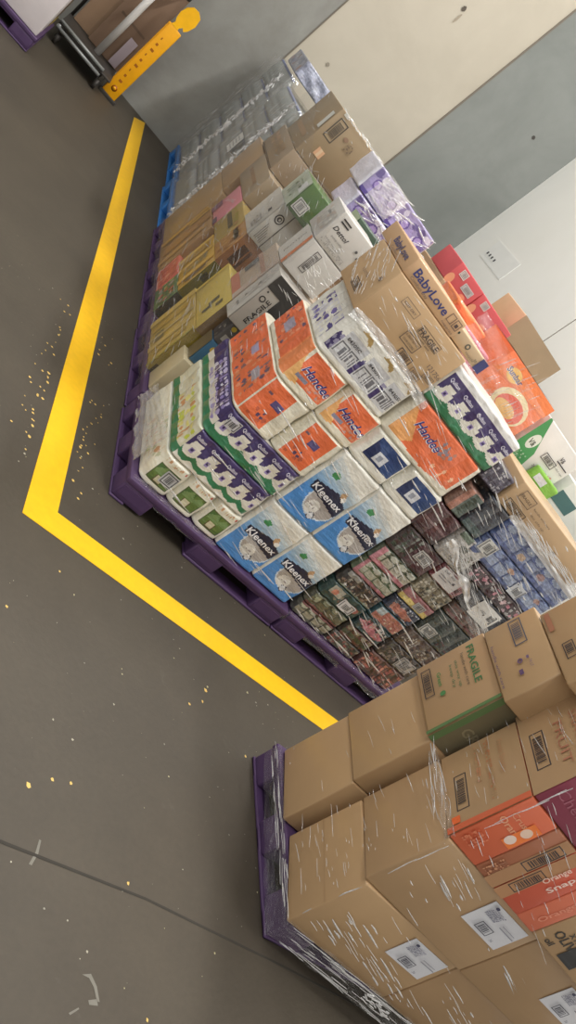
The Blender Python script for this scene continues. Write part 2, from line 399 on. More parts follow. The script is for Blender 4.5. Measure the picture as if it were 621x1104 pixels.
# floor: tape, construction joint, chips of yellow paint, pale specks
TAPE = flat_mat('yellow_floor_tape', (255, 200, 26), .42)
def ngon(name, pts, z0, z1, mt, parent=None):
    m = M(); n = len(pts)
    m.add([(x, y, z0) for x, y in pts] + [(x, y, z1) for x, y in pts], [tuple(range(n))[::-1], tuple(range(n, 2 * n))] + [(k, (k + 1) % n, n + (k + 1) % n, n + k) for k in range(n)], (200, 200, 200))
    return m.build(name, mt, parent)
tp = ngon('floor_tape', [(.957, 2.475), (4.4, 2.60), (4.4, 2.745), (1.105, 2.62), (1.075, 6.0), (1.045, 9.56), (.905, 9.30), (.935, 6.0)], .0005, .0025, TAPE)
props(tp, 'yellow floor tape marking an angled bay corner on grey concrete', 'floor tape')
tj = ngon('trim_1', [(-9, -.92), (1.10, 1.2150), (1.72, 1.255), (2.4, 1.252), (4.4, 1.20), (4.4, 1.208), (2.4, 1.260), (1.72, 1.263), (1.10, 1.225), (-9, -.91)], .0003, .0012, flat_mat('floor_joint', (58, 54, 48), .9))
props(tj, kind='structure')
m = M(); rr = random.Random(3)
def fleck(x, y, s, c, z=.0008):
    k = rr.randint(4, 6); a0 = rr.uniform(0, 6)
    m.add([(x + s * rr.uniform(.5, 1) * math.cos(a0 + 6.283 * t / k), y + s * rr.uniform(.5, 1) * math.sin(a0 + 6.283 * t / k), z) for t in range(k)], [tuple(range(k))], c)
YC = (235, 190, 60)
for _ in range(75):
    y = rr.choice((rr.gauss(3.7, .45), rr.gauss(3.1, .3))); x = rr.choice((.90 - abs(rr.gauss(0, .05)), 1.12 + abs(rr.gauss(0, .07)))); fleck(x, y, rr.uniform(.004, .012), YC)
for x, y, s in ((.62, 1.60, .009), (1.0, 2.0, .012), (2.0, 2.25, .02), (1.98, 2.18, .012), (1.9, 2.12, .012), (1.22, 1.42, .018), (1.30, 1.48, .012), (1.37, 1.5, .011), (1.1, 1.2, .01), (1.64, 1.28, .01), (1.0, 2.6, .014), (2.25, 2.05, .014), (1.75, .93, .01)): fleck(x, y, s * .75, YC)
for _ in range(420): fleck(rr.uniform(.4, 2.9), rr.uniform(.7, 4.5), abs(rr.gauss(.0015, .0022)) + .0008, rr.choice(((178, 172, 150), (160, 156, 140), (200, 190, 140))))
pc = m.build('paint_chips', PAPER); props(pc, 'yellow paint chips and pale specks scattered on the concrete floor', 'debris', kind='stuff')
# chalky scuff by the joint
m = M()
for pts in ([(1.50, .98), (1.53, .99), (1.555, .965), (1.57, .93), (1.56, .93), (1.545, .96), (1.525, .978)], [(1.53, .925), (1.56, .935), (1.565, .92), (1.535, .915)], [(1.47, .88), (1.50, .90), (1.503, .897), (1.475, .876)], [(1.27, 1.2), (1.285, 1.24), (1.29, 1.28), (1.297, 1.28), (1.295, 1.24), (1.28, 1.2)]):
    m.add([(x, y, .0009) for x, y in pts], [tuple(range(len(pts)))], (124, 120, 108))
sc = m.build('trim_2', PAPER); props(sc, kind='structure')

# notice on the right wall
m = M(); m.box((XW - .003, 8.25, 2.13), (XW, 9.02, 2.40), (255, 255, 250))
for k, y in enumerate((8.95, 8.87, 8.79, 8.70)): m.box((XW - .008, y - .03, 2.2), (XW - .006, y, 2.232), (70, 70, 74))
nt_ = m.build('notice_sheet', PAPER); props(nt_, 'white paper notice with small dark print taped to the white wall', 'notice')

# ------------------------------------------------------------------ pallets
def pallet(label, P, W, D, mat, group=None, yaw=0., blocks=(0, .42, .83), runners=(1, 1), bw=.17, H=.145, name='plastic_pallet'):
    root = bpy.data.objects.new(name, None); C.objects.link(root); root.location = P; root.rotation_euler[2] = math.radians(yaw); props(root, label, 'pallet', group)
    m = M(); m.bbox((0, 0, H - .035), (W, D, H), .008); m.bbox((.01, .01, H - .05), (W - .01, D - .01, H - .03), .005)
    for k in range(1, 8): m.box((W * k / 8 - .012, .03, H), (W * k / 8 + .012, D - .03, H + .003))
    m.build('deck', mat, root)
    for i, b in enumerate(blocks):
        for j, y0 in enumerate((0, D / 2 - .075, D - .15)):
            m = M(); x0 = b * W; m.bbox((x0 + .004, y0 + .004, .012), (x0 + bw * W - .004, y0 + .146, H - .03), .012)
            m.box((x0 + .02, y0 + .002, .04), (x0 + bw * W - .02, y0 + .006, H - .05)); m.build('block', mat, root)
    for y0 in (0, D / 2 - .05, D - .1):
        a, b_ = (0, W) if runners[0] else (blocks[1] * W, W)
        m = M(); m.bbox((a, y0, 0), (b_, y0 + .1, .016), .006); m.build('runner', mat, root)
    for x0 in (0, W - .09):
        m = M(); m.bbox((x0, 0, .0), (x0 + .09, D, .014), .006); m.build('runner', mat, root)
    return root

PG = 'purple plastic pallets under the stacked groceries'
pallet('purple plastic pallet under the tall plain brown cartons nearest the camera', (2.292, 1.318, 0), 1.17, .75, PURPLE, PG, yaw=0)
pallet('purple plastic pallet under the toilet paper and blue tissue packs', (1.335, 2.985, 0), 1.165, .78, PURPLE, PG, runners=(0, 1))
pallet('purple plastic pallet under the dark shrink-wrapped jars and cans', (2.51, 2.985, 0), 1.165, .78, PURPLE, PG)
pallet('purple plastic pallet under the long yellow cartons', (1.345, 3.80, 0), 1.165, .97, PURPLE, PG)
pallet('purple plastic pallet under the salmon and green low cartons', (1.355, 4.80, 0), 1.165, .97, PURPLE, PG)
pallet('purple plastic pallet between the salmon carton and the blue pallets', (1.37, 5.80, 0), 1.165, .97, PURPLE, PG)
pallet('blue plastic pallet under the nearer stack of bottled water', (1.40, 6.80, 0), 1.165, 1.3, BLUE, 'blue pallets under bottled water')
pallet('blue plastic pallet under the farther bottled water by the wall', (1.43, 8.15, 0), 1.165, 1.38, BLUE, 'blue pallets under bottled water')

# ------------------------------------------------------------------ front stack: brown cartons (nearest)
def lab(w, h): return [('sp', .02 * w / .2, h * .55, w * .42, h * .9, .008, [(150, 150, 170), (170, 170, 185)]), ('e', w * .12, h * .93, .009, .006, (70, 70, 100)), ('bc', w * .22, h * .14, w * .56, h * .42, (80, 80, 96), 'u'), ('r', w * .5, h * .6, w * .9, h * .63, (150, 150, 165)), ('r', w * .5, h * .7, w * .85, h * .72, (150, 150, 165)), ('t', '36', w * .66, h * .15, .016, (110, 110, 140))]
LB = lambda face, u0, v0, u1, v1: (face, u0, v0, u1, v1, LBL, lab(u1 - u0, v1 - v0))
G1 = 'brown cartons on the nearest pallet'
carton('carton', 'large plain brown carton with white label, lowest at the near corner of the closest stack', 'carton', (2.237, 1.305, .150), (.562, .345, .335), KR, {'L': [('r', 0, .165, .345, .167, KRD)]}, -10.5, G1, stickers=[LB('F', .33, .178, .53, .308)])
carton('carton', 'plain brown carton second up at the near corner, white label beside orange cartons', 'carton', (2.227, 1.319, .488), (.562, .345, .324), KR2, {}, -14, G1, stickers=[LB('F', .32, .162, .522, .298)])
carton('carton', 'large brown carton at the lower right edge of the photo with a cut-off white label', 'carton', (2.227 + .567 * .9703, 1.319 - .567 * .2419, .488), (.5, .345, .324), KRD, {}, -14, G1, stickers=[LB('F', .27, .155, .47, .285)])
carton('carton', 'plain brown carton at the bottom photo edge, right of the lowest near-corner carton', 'carton', (2.237 + .567 * .9833, 1.305 - .567 * .1822, .150), (.5, .345, .335), KRD, {}, -10.5, G1)
# layer 3: orange fronted flat cartons side by side
OG = 'orange-fronted cartons on the nearest pallet'
ya = math.radians(-18.5); ux, uy = math.cos(ya), math.sin(ya)
def L3(t, dz=.814, dy=0.): return (2.226 + ux * t - uy * dy * 1, 1.325 + uy * t + ux * dy, dz)
O1 = (222, 104, 62); O2 = (214, 92, 62); BRN = (166, 108, 78)
kl = {'L': [('bc', .12, .040, .28, .088, INK, 'u'), ('r', .335, .0, .36, .3, O1), ('sp', .02, .17, .30, .19, .01, [(196, 132, 88), KR]), ('sp', .03, .13, .2, .145, .008, [(206, 140, 96), KR]), ('r', .30, .02, .33, .05, (250, 110, 40)),
      ('t', 'Fresh Snacks', .05, .22, .03, (196, 148, 106), 0, False)],
      'F': [('t', 'Orange', .012, .17, .034, (240, 170, 130), 0, True, .12), ('t', 'Crush', .02, .21, .03, (236, 160, 120), 0, True, .09), ('r', .09, .13, .135, .25, (252, 130, 50)), ('e', .105, .155, .018, .02, (250, 225, 210)), ('e', .11, .21, .018, .02, (250, 215, 190)), ('sp', .015, .03, .07, .1, .012, [(232, 130, 90), O1])]}
carton('carton', 'orange-fronted carton with pale lettering at the near corner, third layer up', 'carton', L3(0), (.145, .36, .30), O1, {'F': kl['F'], 'L': [('r', 0, 0, .36, .30, KR2)] + kl['L']}, -18.5, OG)
carton('carton', 'brown-orange carton front with a black barcode, second from the orange corner one', 'carton', L3(.147), (.105, .36, .30), (176, 108, 74), {'F': [('r', .05, 0, .102, .3, (186, 138, 96)), ('bc', .055, .13, .098, .27, INK, 'v'), ('sp', .01, .02, .045, .1, .01, [(214, 150, 110), BRN])]}, -18.5, OG)
carton('carton', 'orange carton with barcode and white lettering, third from the orange corner', 'carton', L3(.254), (.138, .36, .30), O2, {'F': [('r', 0, 0, .05, .3, (192, 140, 96)), ('bc', .006, .05, .046, .17, INK, 'v'), ('t', 'Orange', .06, .15, .03, (250, 210, 190), 90, True, .1), ('t', 'Snap', .1, .14, .03, (250, 220, 205), 90, True, .1)]}, -18.5, OG)
carton('carton', 'plain orange carton beside the white-lettered one, right end of orange row', 'carton', L3(.394), (.092, .36, .30), (226, 118, 84), {'F': [('t', 'Orange', .06, .05, .03, (240, 150, 120), 90, True, .14)]}, -18.5, OG)
carton('carton', 'brown carton with black upright words and green leaf at the right edge', 'carton', L3(.488), (.4, .36, .30), KR2, {'F': [('t', 'OLIV', .03, .06, .05, (60, 56, 50), 0, True, .10), ('t', 'oil', .04, .02, .035, (60, 56, 50), 0, True), ('e', .06, .2, .026, .035, (40, 110, 66)), ('r', .12, .02, .2, .14, (50, 50, 52)), ('e', .13, .21, .03, .03, (40, 120, 70)), ('t', 'XTRA', .06, .10, .03, (80, 74, 66), 0, True)]}, -18.5, G1)
# layer 4
CR = (150, 62, 84)
carton('carton', 'brown carton with crimson front and red lettering, above the orange-fronted cartons', 'carton', L3(.0, 1.118), (.24, .38, .30), CR, {'F': [('t', 'Cherry', .02, .06, .05, (170, 92, 110), 0, False, .18), ('t', 'Bites', .05, .12, .04, (168, 90, 108), 0, False, .14)],
       'L': [('r', 0, 0, .38, .30, KR2), ('bc', .12, .03, .29, .08, INK, 'u'), ('t', 'FRUIT', .12, .12, .045, (184, 122, 92), 0, False, .2), ('t', 'SNACKS', .10, .18, .04, (186, 128, 96), 0, False, .2), ('r', .04, .25, .3, .255, (190, 130, 100))]}, -18.5, G1)
carton('carton', 'pink-red carton at the right edge beside the crimson-fronted carton', 'carton', L3(.242, 1.118), (.3, .38, .30), (196, 96, 104), {'F': [('r', .02, .03, .1, .28, (214, 130, 130))]}, -18.5, G1)
# far row (set forward a little)
yb = math.radians(-9.2); bx, by = math.cos(yb), math.sin(yb)
carton('carton', 'plain brown carton, lowest of the row farther from camera on the nearest pallet', 'carton', (2.268, 1.700, .150), (.60, .345, .332), KR, {}, -9.2, G1)
carton('carton', 'plain brown carton second up in the farther row, dent at its lower edge', 'carton', (2.262, 1.705, .485), (.60, .345, .338), KR, {}, -9.2, G1)
carton('carton', 'brown carton printed with green FRAGILE lettering and a green lower edge', 'carton', (2.245, 1.712, .826), (.60, .35, .305), KR2, {
    'L': [('t', 'FRAGILE', .035, .255, .046, (74, 128, 80), -90, True, .2) if False else ('t', 'FRAGILE', .03, .225, .042, (74, 128, 80), 0, True, .20),
          ('t', 'handle with care', .05, .195, .02, (110, 100, 84), 0, False, .17), ('t', 'this way up', .07, .165, .018, (96, 130, 90), 0, False, .14), ('t', 'keep dry', .08, .14, .018, (96, 130, 90), 0, False, .12),
          ('bc', .04, .02, .185, .062, INK, 'u'), ('t', 'Green', .09, .085, .024, (80, 140, 80), 0, True, .07), ('e', .20, .095, .012, .012, (80, 140, 80)), ('r', .335, 0, .35, .305, (96, 130, 78))],
    'F': [('r', 0, 0, .6, .305, (120, 112, 84)), ('r', 0, 0, .03, .305, (96, 130, 78)), ('t', 'GREEN TEA', .05, .1, .06, (150, 142, 110), 0, True)]}, -9.2, G1)  # front face coloured darker, the shade of the recess painted in
carton('carton', 'brown carton with framed barcode and purple hand symbols, right of FRAGILE carton', 'carton', (2.225, 1.675, 1.134), (.60, .37, .215), KR, {
    'L': [('bc', .02, .10, .155, .15, (90, 96, 110), 'u'), ('e', .235, .10, .012, .010, (110, 84, 120)), ('e', .235, .10, .006, .005, KR), ('r', .275, .085, .30, .10, (100, 76, 116)), ('r', .225, .125, .24, .135, (120, 96, 130)), ('t', '74 L7', .25, .13, .016, (130, 110, 140)), ('t', 'handle with care', .10, .012, .016, (110, 92, 126), 0, False, .22)]}, -10, G1)
carton('carton', 'brown carton topmost in the farther row, barcode cut by the photo edge', 'carton', (2.205, 1.61, 1.352), (.60, .38, .25), KR, {'L': [('bc', .2, .035, .28, .075, INK, 'u'), ('r', .02, .015, .12, .035, (176, 116, 84))]}, -12, G1)

# ------------------------------------------------------------------ toilet paper / tissue stack
def scallop(w, h, n, green=True, f='Quilton', vtop=.52):
    """white pack printed with a dark top band, wavy white windows and a green foot"""
    cw = w / n; s = [('r', 0, h * .30, w, h, PALE), ('r', 0, h * .58, w, h, PUR)]
    for k in range(n):
        c = cw * (k + .5)
        s.append(('p', [(c - cw * .5, h * .60), (c + cw * .1, h * .60), (c - cw * .5, h * .40)], PUR))
        s.append(('p', [(c - cw * .22, h * .50), (c + cw * .3, h * .50), (c + cw * .42, h * .72), (c - cw * .12, h * .72)], PALE))
        s.append(('r', c - cw * .05, h * .38, c + cw * .17, h * .52, (150, 132, 186))); s.append(('r', c + cw * .0, h * .42, c + cw * .12, h * .50, (56, 44, 96)))
    top = [p for k in range(n) for p in ((cw * (k + .02), h * .36), (cw * (k + .3), h * .27), (cw * (k + .6), h * .25), (cw * (k + .9), h * .31))]
    s.append(('p', [(0, 0)] + top + [(w, h * .36), (w, 0)], (50, 124, 84)))
    if not green: s.append(('p', [(0, 0)] + [p for k in range(n) for p in ((cw * k, h * .20), (cw * (k + .35), h * .12), (cw * (k + .7), h * .10))] + [(w, h * .2), (w, 0)], PALE))
    for k in range(n): s.append(('t', f, cw * (k + .16), h * .78, .026, (226, 222, 236), 0, True, cw * .62))
    return s
GP = 'toilet paper and paper towel packs on one pallet'
# layer 1: green-labelled white packs, three wide
for k, lb in enumerate(('white and green paper pack with barcode sticker at the pallet corner', 'white and green paper pack, middle one of the bottom row', 'white and green paper pack touching the lowest blue tissue pack')):
    art = {'F': [('r', .02, .03, .15, .135, (96, 124, 64)), ('r', .022, .09, .09, .13, (70, 110, 60)), ('fr', .02, .03, .15, .135, .005, (80, 96, 60)), ('p', [(.025, .1), (.07, .135), (.09, .1), (.12, .13), (.15, .11), (.15, .09), (.03, .08)], (120, 150, 96)), ('r', .055, .035, .10, .08, (206, 200, 170)), ('fr', .055, .035, .10, .08, .004, (96, 90, 60)), ('e', .152, .165, .008, .008, (190, 70, 60)), ('sp', .02, .155, .13, .18, .012, [(216, 205, 176), (206, 160, 120), PALE])]}
    if k == 0: art['L'] = [('sp', .3, .03, .7, .18, .03, [(236, 232, 216), (226, 214, 190), (196, 200, 170), (222, 190, 170)]), ('e', .62, .12, .02, .02, (200, 150, 110)), ('e', .55, .06, .02, .02, (190, 196, 150))]
    pack('tissue_pack', lb, 'paper pack', (1.365 + .178 * k, 3.02, .15), (.178 if k else .182, .72 if k == 0 else .3, .19), (232, 230, 214), art, r=.045, cols=1, amp=.006, group=GP,
         stickers=[('F', .075, .055, .155, .13, (206, 206, 208), [('bc', .006, .006, .074, .068, (90, 90, 90), 'u')])] if k == 0 else ())
def tp_left(d, h): return [('r', 0, h * .5, d, h, PUR), ('r', 0, .0, d, h * .26, (50, 124, 86)), ('sp', d * .3, h * .28, d * .95, h * .95, .03, [(150, 136, 196), (196, 186, 222), (220, 216, 230), (170, 160, 206)])]
pack('toilet_paper_pack', 'purple white and green toilet paper pack, lower of the two corner rows', 'toilet paper', (1.365, 3.02, .343), (.525, .72, .19), PALE, {'F': scallop(.525, .19, 5, False), 'L': [('r', 0, 0, .72, .19, (216, 214, 190)), ('sp', .25, .02, .7, .17, .035, [(196, 206, 80), (230, 224, 140), (226, 222, 206), (206, 150, 100)]), ('r', .0, 0, .72, .05, (60, 124, 84))]}, r=.055, res=.0045, cols=5, colsy=6, amp=.009, group=GP, rows=1)
pack('toilet_paper_pack', 'purple white and green toilet paper pack directly under the orange towel packs', 'toilet paper', (1.372, 3.02, .533), (.52, .74, .172), PALE, {'F': scallop(.52, .172, 5), 'L': tp_left(.74, .172)}, r=.055, res=.0045, cols=5, colsy=6, amp=.009, group=GP,
     stickers=[('F', .04, .09, .11, .15, (206, 204, 206), [('bc', .004, .004, .066, .056, (90, 88, 90), 'u')])])
dogs = lambda u0, v0, u1, v1: [('sp', u0, v0, u1, v1, .032, [(238, 112, 62), (238, 112, 62), (238, 112, 62), (110, 90, 110), (240, 150, 110), (150, 110, 110)])]
HB = (36, 52, 130)
def handee(w, h, text, sz, tu, tv): return [('r', 0, h * .18, w * .92, h, ORG), ('p', [(0, h * .18), (w * .35, h * .18), (w * .2, h * .4), (0, h * .5)], (250, 186, 110))] + [('t', text, tu, tv, sz, (240, 235, 235), 0, True, None, .3), ('t', text, tu + .003, tv + .003, sz, HB, 0, True, None, .3)]
for k, lb in enumerate(('orange paper towel pack with dark print, above purple packs at the left corner', 'orange paper towel pack with dark print, right beside the tall blue tissue pack')):
    w_ = .262
    art = {'F': [('r', .02 if k == 0 else .04, .015, .165 if k == 0 else .2, .235, ORG), ('sp', .05, .03, .16, .09, .022, [ORG, (90, 70, 100), ORG, (190, 90, 60)]), ('r', .10, .13, .16, .17, (90, 80, 130)), ('sp', .05, .12, .09, .19, .02, [ORG, (110, 80, 90)])]}
    if k == 0: art['L'] = [('r', 0, .02, .70, .24, ORG)] + dogs(.08, .03, .66, .23) + [('r', .52, .12, .62, .17, (176, 166, 176)), ('r', .3, .14, .38, .18, (170, 160, 190))]
    pack('paper_towel_pack', lb, 'paper towels', (1.372 + .264 * k, 3.02, .706), (w_, .70 if k == 0 else .3, .245), (232, 226, 206), art, r=.055, cols=2, colsy=5, amp=.006, group=GP)
for k, lb in enumerate(('orange Handee-lettered towel pack in the upper row at the corner', 'orange Handee-lettered towel pack above the blue tissue, left of blue squares')):
    lb = lb.replace('Handee-lettered', 'blue-lettered'); w_ = .262
    art = {'F': [('r', .03, .04, .262, .19, ORG), ('p', [(0, .02), (.09, .03), (.03, .12), (0, .16)], (250, 190, 116)), ('t', 'Handee', .045, .095, .056, (246, 240, 240), -4, True, .19, .3), ('t', 'Handee', .048, .098, .056, HB, -4, True, .19, .3), ('r', .05, .06, .12, .08, (150, 150, 170)), ('sp', .13, .045, .24, .08, .02, [ORG, (240, 150, 110), (200, 150, 140)])]}
    if k == 0: art['L'] = [('r', 0, .03, .54, .2, ORG)] + dogs(.05, .03, .3, .19) + [('r', .14, .08, .24, .14, (170, 160, 176)), ('r', .42, .02, .54, .2, (240, 140, 80))]
    pack('paper_towel_pack', lb, 'paper towels', (1.378 + .262 * k, 3.02, .952), (w_, .54 if k == 0 else .3, .205), (236, 228, 206), art, r=.05, cols=2, colsy=5, amp=.005, group=GP)
B6 = [('r', 0, .03, .5, .10, PUR), ('sp', 0, .035, .5, .12, .03, [PUR, (150, 144, 170), (90, 80, 130), (206, 204, 214)])]
for k in range(3): B6 += [('r', .05 + .155 * k, .03, .18 + .155 * k, .155, (206, 206, 208)), ('bc', .055 + .155 * k, .04, .115 + .155 * k, .10, (110, 110, 116), 'u'), ('bc', .12 + .155 * k, .04, .172 + .155 * k, .10, (110, 110, 116), 'u'), ('t', '84305C', .06 + .155 * k, .118, .022, (50, 50, 56), 0, True, .09), ('p', [(.07 + .155 * k, .185), (.10 + .155 * k, .205), (.15 + .155 * k, .195), (.16 + .155 * k, .17), (.145 + .155 * k, .165), (.12 + .155 * k, .185), (.09 + .155 * k, .185)], (186, 156, 96))]
pack('toilet_paper_pack', 'white toilet paper pack with grey barcodes and gold marks under the brown carton', 'toilet paper', (1.378, 3.02, 1.158), (.485, .43, .212), (236, 233, 222), {'F': B6, 'L': [('sp', .08, .02, .38, .16, .04, [(110, 96, 160), (130, 120, 176), (226, 224, 230), (90, 80, 140), (214, 212, 220)])]}, r=.05, cols=3, colsy=6, amp=.006, group=GP)
# blue tissue packs 2 x 2
def kleen(w, h):
    s = []
    for k in range(14):
        t = k / 13; c = tuple(int(a + (b - a) * max(0, t * 1.7 - .7) ** .8) if t > .41 else a for a, b in zip(KBL, (232, 230, 220)))
        s.append(('p', [(0, h * (k / 14) * 1.0), (w, h * (k / 14) * .78), (w, h * ((k + 1) / 14 + .02)), (0, h * ((k + 1) / 14 + .02))], c))
    s += [('e', w * .60, h * .36, w * .36, h * .22, (206, 220, 232)), ('e', w * .60, h * .36, w * .33, h * .20, (176, 170, 166)), ('p', [(w * .14, h * .42), (w * .10, h * .54), (w * .62, h * .60), (w * .98, h * .50), (w * .94, h * .34), (w * .5, h * .40)], (36, 40, 66)),
          ('e', w * .5, h * .26, .04, .04, (222, 220, 214)), ('e', w * .62, h * .17, .022, .022, (60, 66, 80)), ('e', w * .62, h * .17, .017, .017, (214, 216, 220)), ('e', w * .70, h * .62, .016, .02, (196, 160, 120)), ('e', w * .76, h * .58, .014, .014, (240, 236, 230)),
          ('p', [(w * .18, h * .72), (w * .26, h * .78), (w * .36, h * .74), (w * .34, h * .68), (w * .22, h * .68)], (60, 140, 84)), ('sp', w * .35, h * .24, w * .58, h * .30, .012, [(150, 140, 140), (214, 212, 206)]),
          ('t', 'Kleenex', w * .14, h * .445, .052, (240, 240, 244), -2, True, w * .74)]
    return s
for k, (ix, iz, lb) in enumerate(((0, 0, 'blue and white tissue pack, lower left of the four with a dark logo'), (1, 0, 'blue and white tissue pack, lower right of the four, beside dark cans'), (0, 1, 'blue and white tissue pack, upper left of the four, beside green scallops'), (1, 1, 'blue and white tissue pack, upper right of the four, above the cans'))):
    w_, h_ = .282, (.385, .42)[iz]
    pack('tissue_pack', lb, 'tissue pack', (1.893 + .284 * ix, 3.015, (.15, .536)[iz]), (w_, .36, h_), (232, 230, 222), {'F': kleen(w_, h_)}, r=.025, cols=1, amp=.004, wob=.003, group='blue and white tissue packs, two by two')
for k, lb in enumerate(('white paper pack with dark blue square, left one above the blue tissue', 'white paper pack with dark blue square, right one touching maroon pack')):
    pack('tissue_pack', lb, 'paper pack', (1.893 + .282 * k, 3.02, .958), (.28, .36, .185), (230, 228, 216), {'F': [('r', .045, .045, .255, .165, (34, 66, 120)), ('p', [(.045, .045), (.2, .045), (.12, .1), (.045, .15)], (24, 44, 90)), ('r', .10, .06, .17, .115, (214, 216, 222)), ('r', .118, .072, .15, .10, (150, 156, 170))]}, r=.04, cols=2, amp=.006, group=GP)
pack('paper_towel_pack', 'orange blue-lettered towel pack alone above the dark blue squares', 'paper towels', (1.885, 3.02, 1.143), (.55, .4, .232), (234, 228, 210), {'F': [('r', .02, .07, .50, .232, ORG), ('p', [(.02, .03), (.2, .03), (.14, .09), (.02, .2)], (240, 170, 100)), ('p', [(.12, .03), (.3, .02), (.5, .05), (.5, .12), (.2, .1)], ORG), ('t', 'Handee', .085, .125, .06, (246, 240, 240), -4, True, .2, .3), ('t', 'Handee', .088, .128, .06, HB, -4, True, .2, .3), ('sp', .27, .12, .38, .2, .025, [(190, 130, 110), (150, 140, 150), ORG]), ('sp', .3, .05, .48, .11, .03, [ORG, (250, 190, 150), ORG, (240, 130, 90)])]}, r=.045, cols=4, amp=.005, group=GP)
pack('toilet_paper_pack', 'purple green and white toilet paper pack on top, right of the big carton', 'toilet paper', (1.865, 3.02, 1.378), (.575, .42, .205), PALE, {'F': [('r', 0, .16, .575, .205, WHT)] + scallop(.575, .17, 5), 'T': [('r', 0, 0, .575, .42, WHT)]}, r=.04, cols=5, amp=.008, group=GP)

# nappy carton on top
blk = (70, 66, 78)
carton('carton', 'big brown nappy carton on the toilet paper stack, outlined FRAGILE print', 'carton', (1.35, 3.03, 1.372), (.515, .40, .236), (204, 168, 124), {
    'F': [('bc', .275, .02, .36, .062, INK, 'u'), ('fr', .225, .075, .325, .125, .003, INK), ('t', 'A GREAT BUY AT', .232, .105, .014, INK, 0, False, .085), ('t', 'OUR STORE', .238, .085, .014, INK, 0, False, .075), ('t', 'FRAGILE', .255, .152, .036, INK, 0, True, .13), ('fr', .25, .147, .39, .186, .002, INK), ('t', 'handle with care', .24, .134, .014, INK, 0, False, .12),
          ('fr', .10, .165, .20, .2, .002, (110, 96, 84)), ('t', 'KEEP DRY', .11, .175, .016, (90, 80, 80), 0, False, .08), ('t', '121756', .42, .09, .03, (110, 96, 90), 0, False, .09), ('bc', .44, .05, .5, .08, (110, 100, 90), 'u'), ('bc', .38, .01, .45, .05, (130, 110, 90), 'u')],
    'L': [('bc', .17, .03, .28, .07, INK, 'u'), ('t', '121756', .15, .10, .02, (110, 96, 90), 0, False, .1), ('t', '45', .33, .14, .03, (80, 76, 84), 0, True)]}, group=None)
carton('carton', 'flat brown carton with large blue lettering lying on the big nappy carton', 'carton', (1.352, 3.035, 1.610), (.375, .47, .085), (214, 172, 128), {
    'F': [('t', 'BabyLove', .035, .028, .052, (52, 60, 124), 0, True, .235), ('t', 'Comfort Day', .04, .01, .018, (120, 100, 90), 0, False, .12), ('fr', .285, .03, .318, .07, .003, (110, 84, 74)), ('fr', .325, .03, .36, .07, .003, (110, 84, 74)), ('r', .335, .04, .35, .055, (90, 70, 66)), ('t', 'nappies', .28, .01, .015, (120, 90, 80), 0, False, .08)],
    'L': [('t', 'BabyLove', .17, .03, .045, (86, 84, 124), 0, True, .24), ('t', 'Comfort', .2, .008, .018, (130, 110, 100), 0, False, .12)]})
carton('carton', 'small brown carton end showing a recycling mark beside the BabyLove carton'.replace('BabyLove', 'blue-lettered'), 'carton', (1.73, 3.06, 1.612), (.235, .4, .062), (208, 178, 140), {'F': [('e', .095, .035, .013, .013, (90, 90, 80)), ('e', .095, .035, .007, .007, (208, 178, 140)), ('e', .012, .04, .006, .006, (40, 60, 50)), ('t', 'recycle', .11, .012, .015, (120, 110, 96), 0, False, .06), ('r', .19, 0, .235, .062, (62, 66, 120)), ('t', '30', .165, .02, .018, (90, 90, 80))]})

# ------------------------------------------------------------------ shrink-wrapped trays of jars and cans
GT = 'shrink-wrapped trays of jars and cans on one pallet'
def tray(lb, x0, x1, z0, z1, base, art, n=4, rows=1, st=(), y=3.02, d=.38, amp=.012, nm='shrink_wrapped_tray'):
    return pack(nm, lb, 'grocery tray', (x0, y, z0), (x1 - x0 - .004, d, z1 - z0 - .002), base, art, r=.02, rz=.010, cols=n, rows=rows, amp=amp, wob=.003, mat=TRAYFILM, group=GT, stickers=st, res=.006)
def jars(w, h, n, lidc, bodyc, labc, rim=None):
    s = []
    for k in range(n):
        c = w / n * (k + .5); q = w / n * .44
        s += [('r', c - q, h * .05, c + q, h * .95, bodyc), ('r', c - q, h * .25, c + q, h * .6, labc), ('e', c, h * .80, q * .9, h * .13, lidc)]
    if rim: s.append(('r', 0, 0, w, h * .16, rim)); s.append(('r', 0, h * .9, w, h, rim))
    return s
bar = lambda w=.09, h=.06: [('bc', .006, .006, w - .006, h - .006, (120, 120, 120), 'u')]
DK = (58, 52, 54); TEAL = (36, 84, 84); MAR = (92, 34, 46)
sk = lambda w, h, cell, cols: [('sp', .004, .006, w - .006, h - .008, cell, cols)]
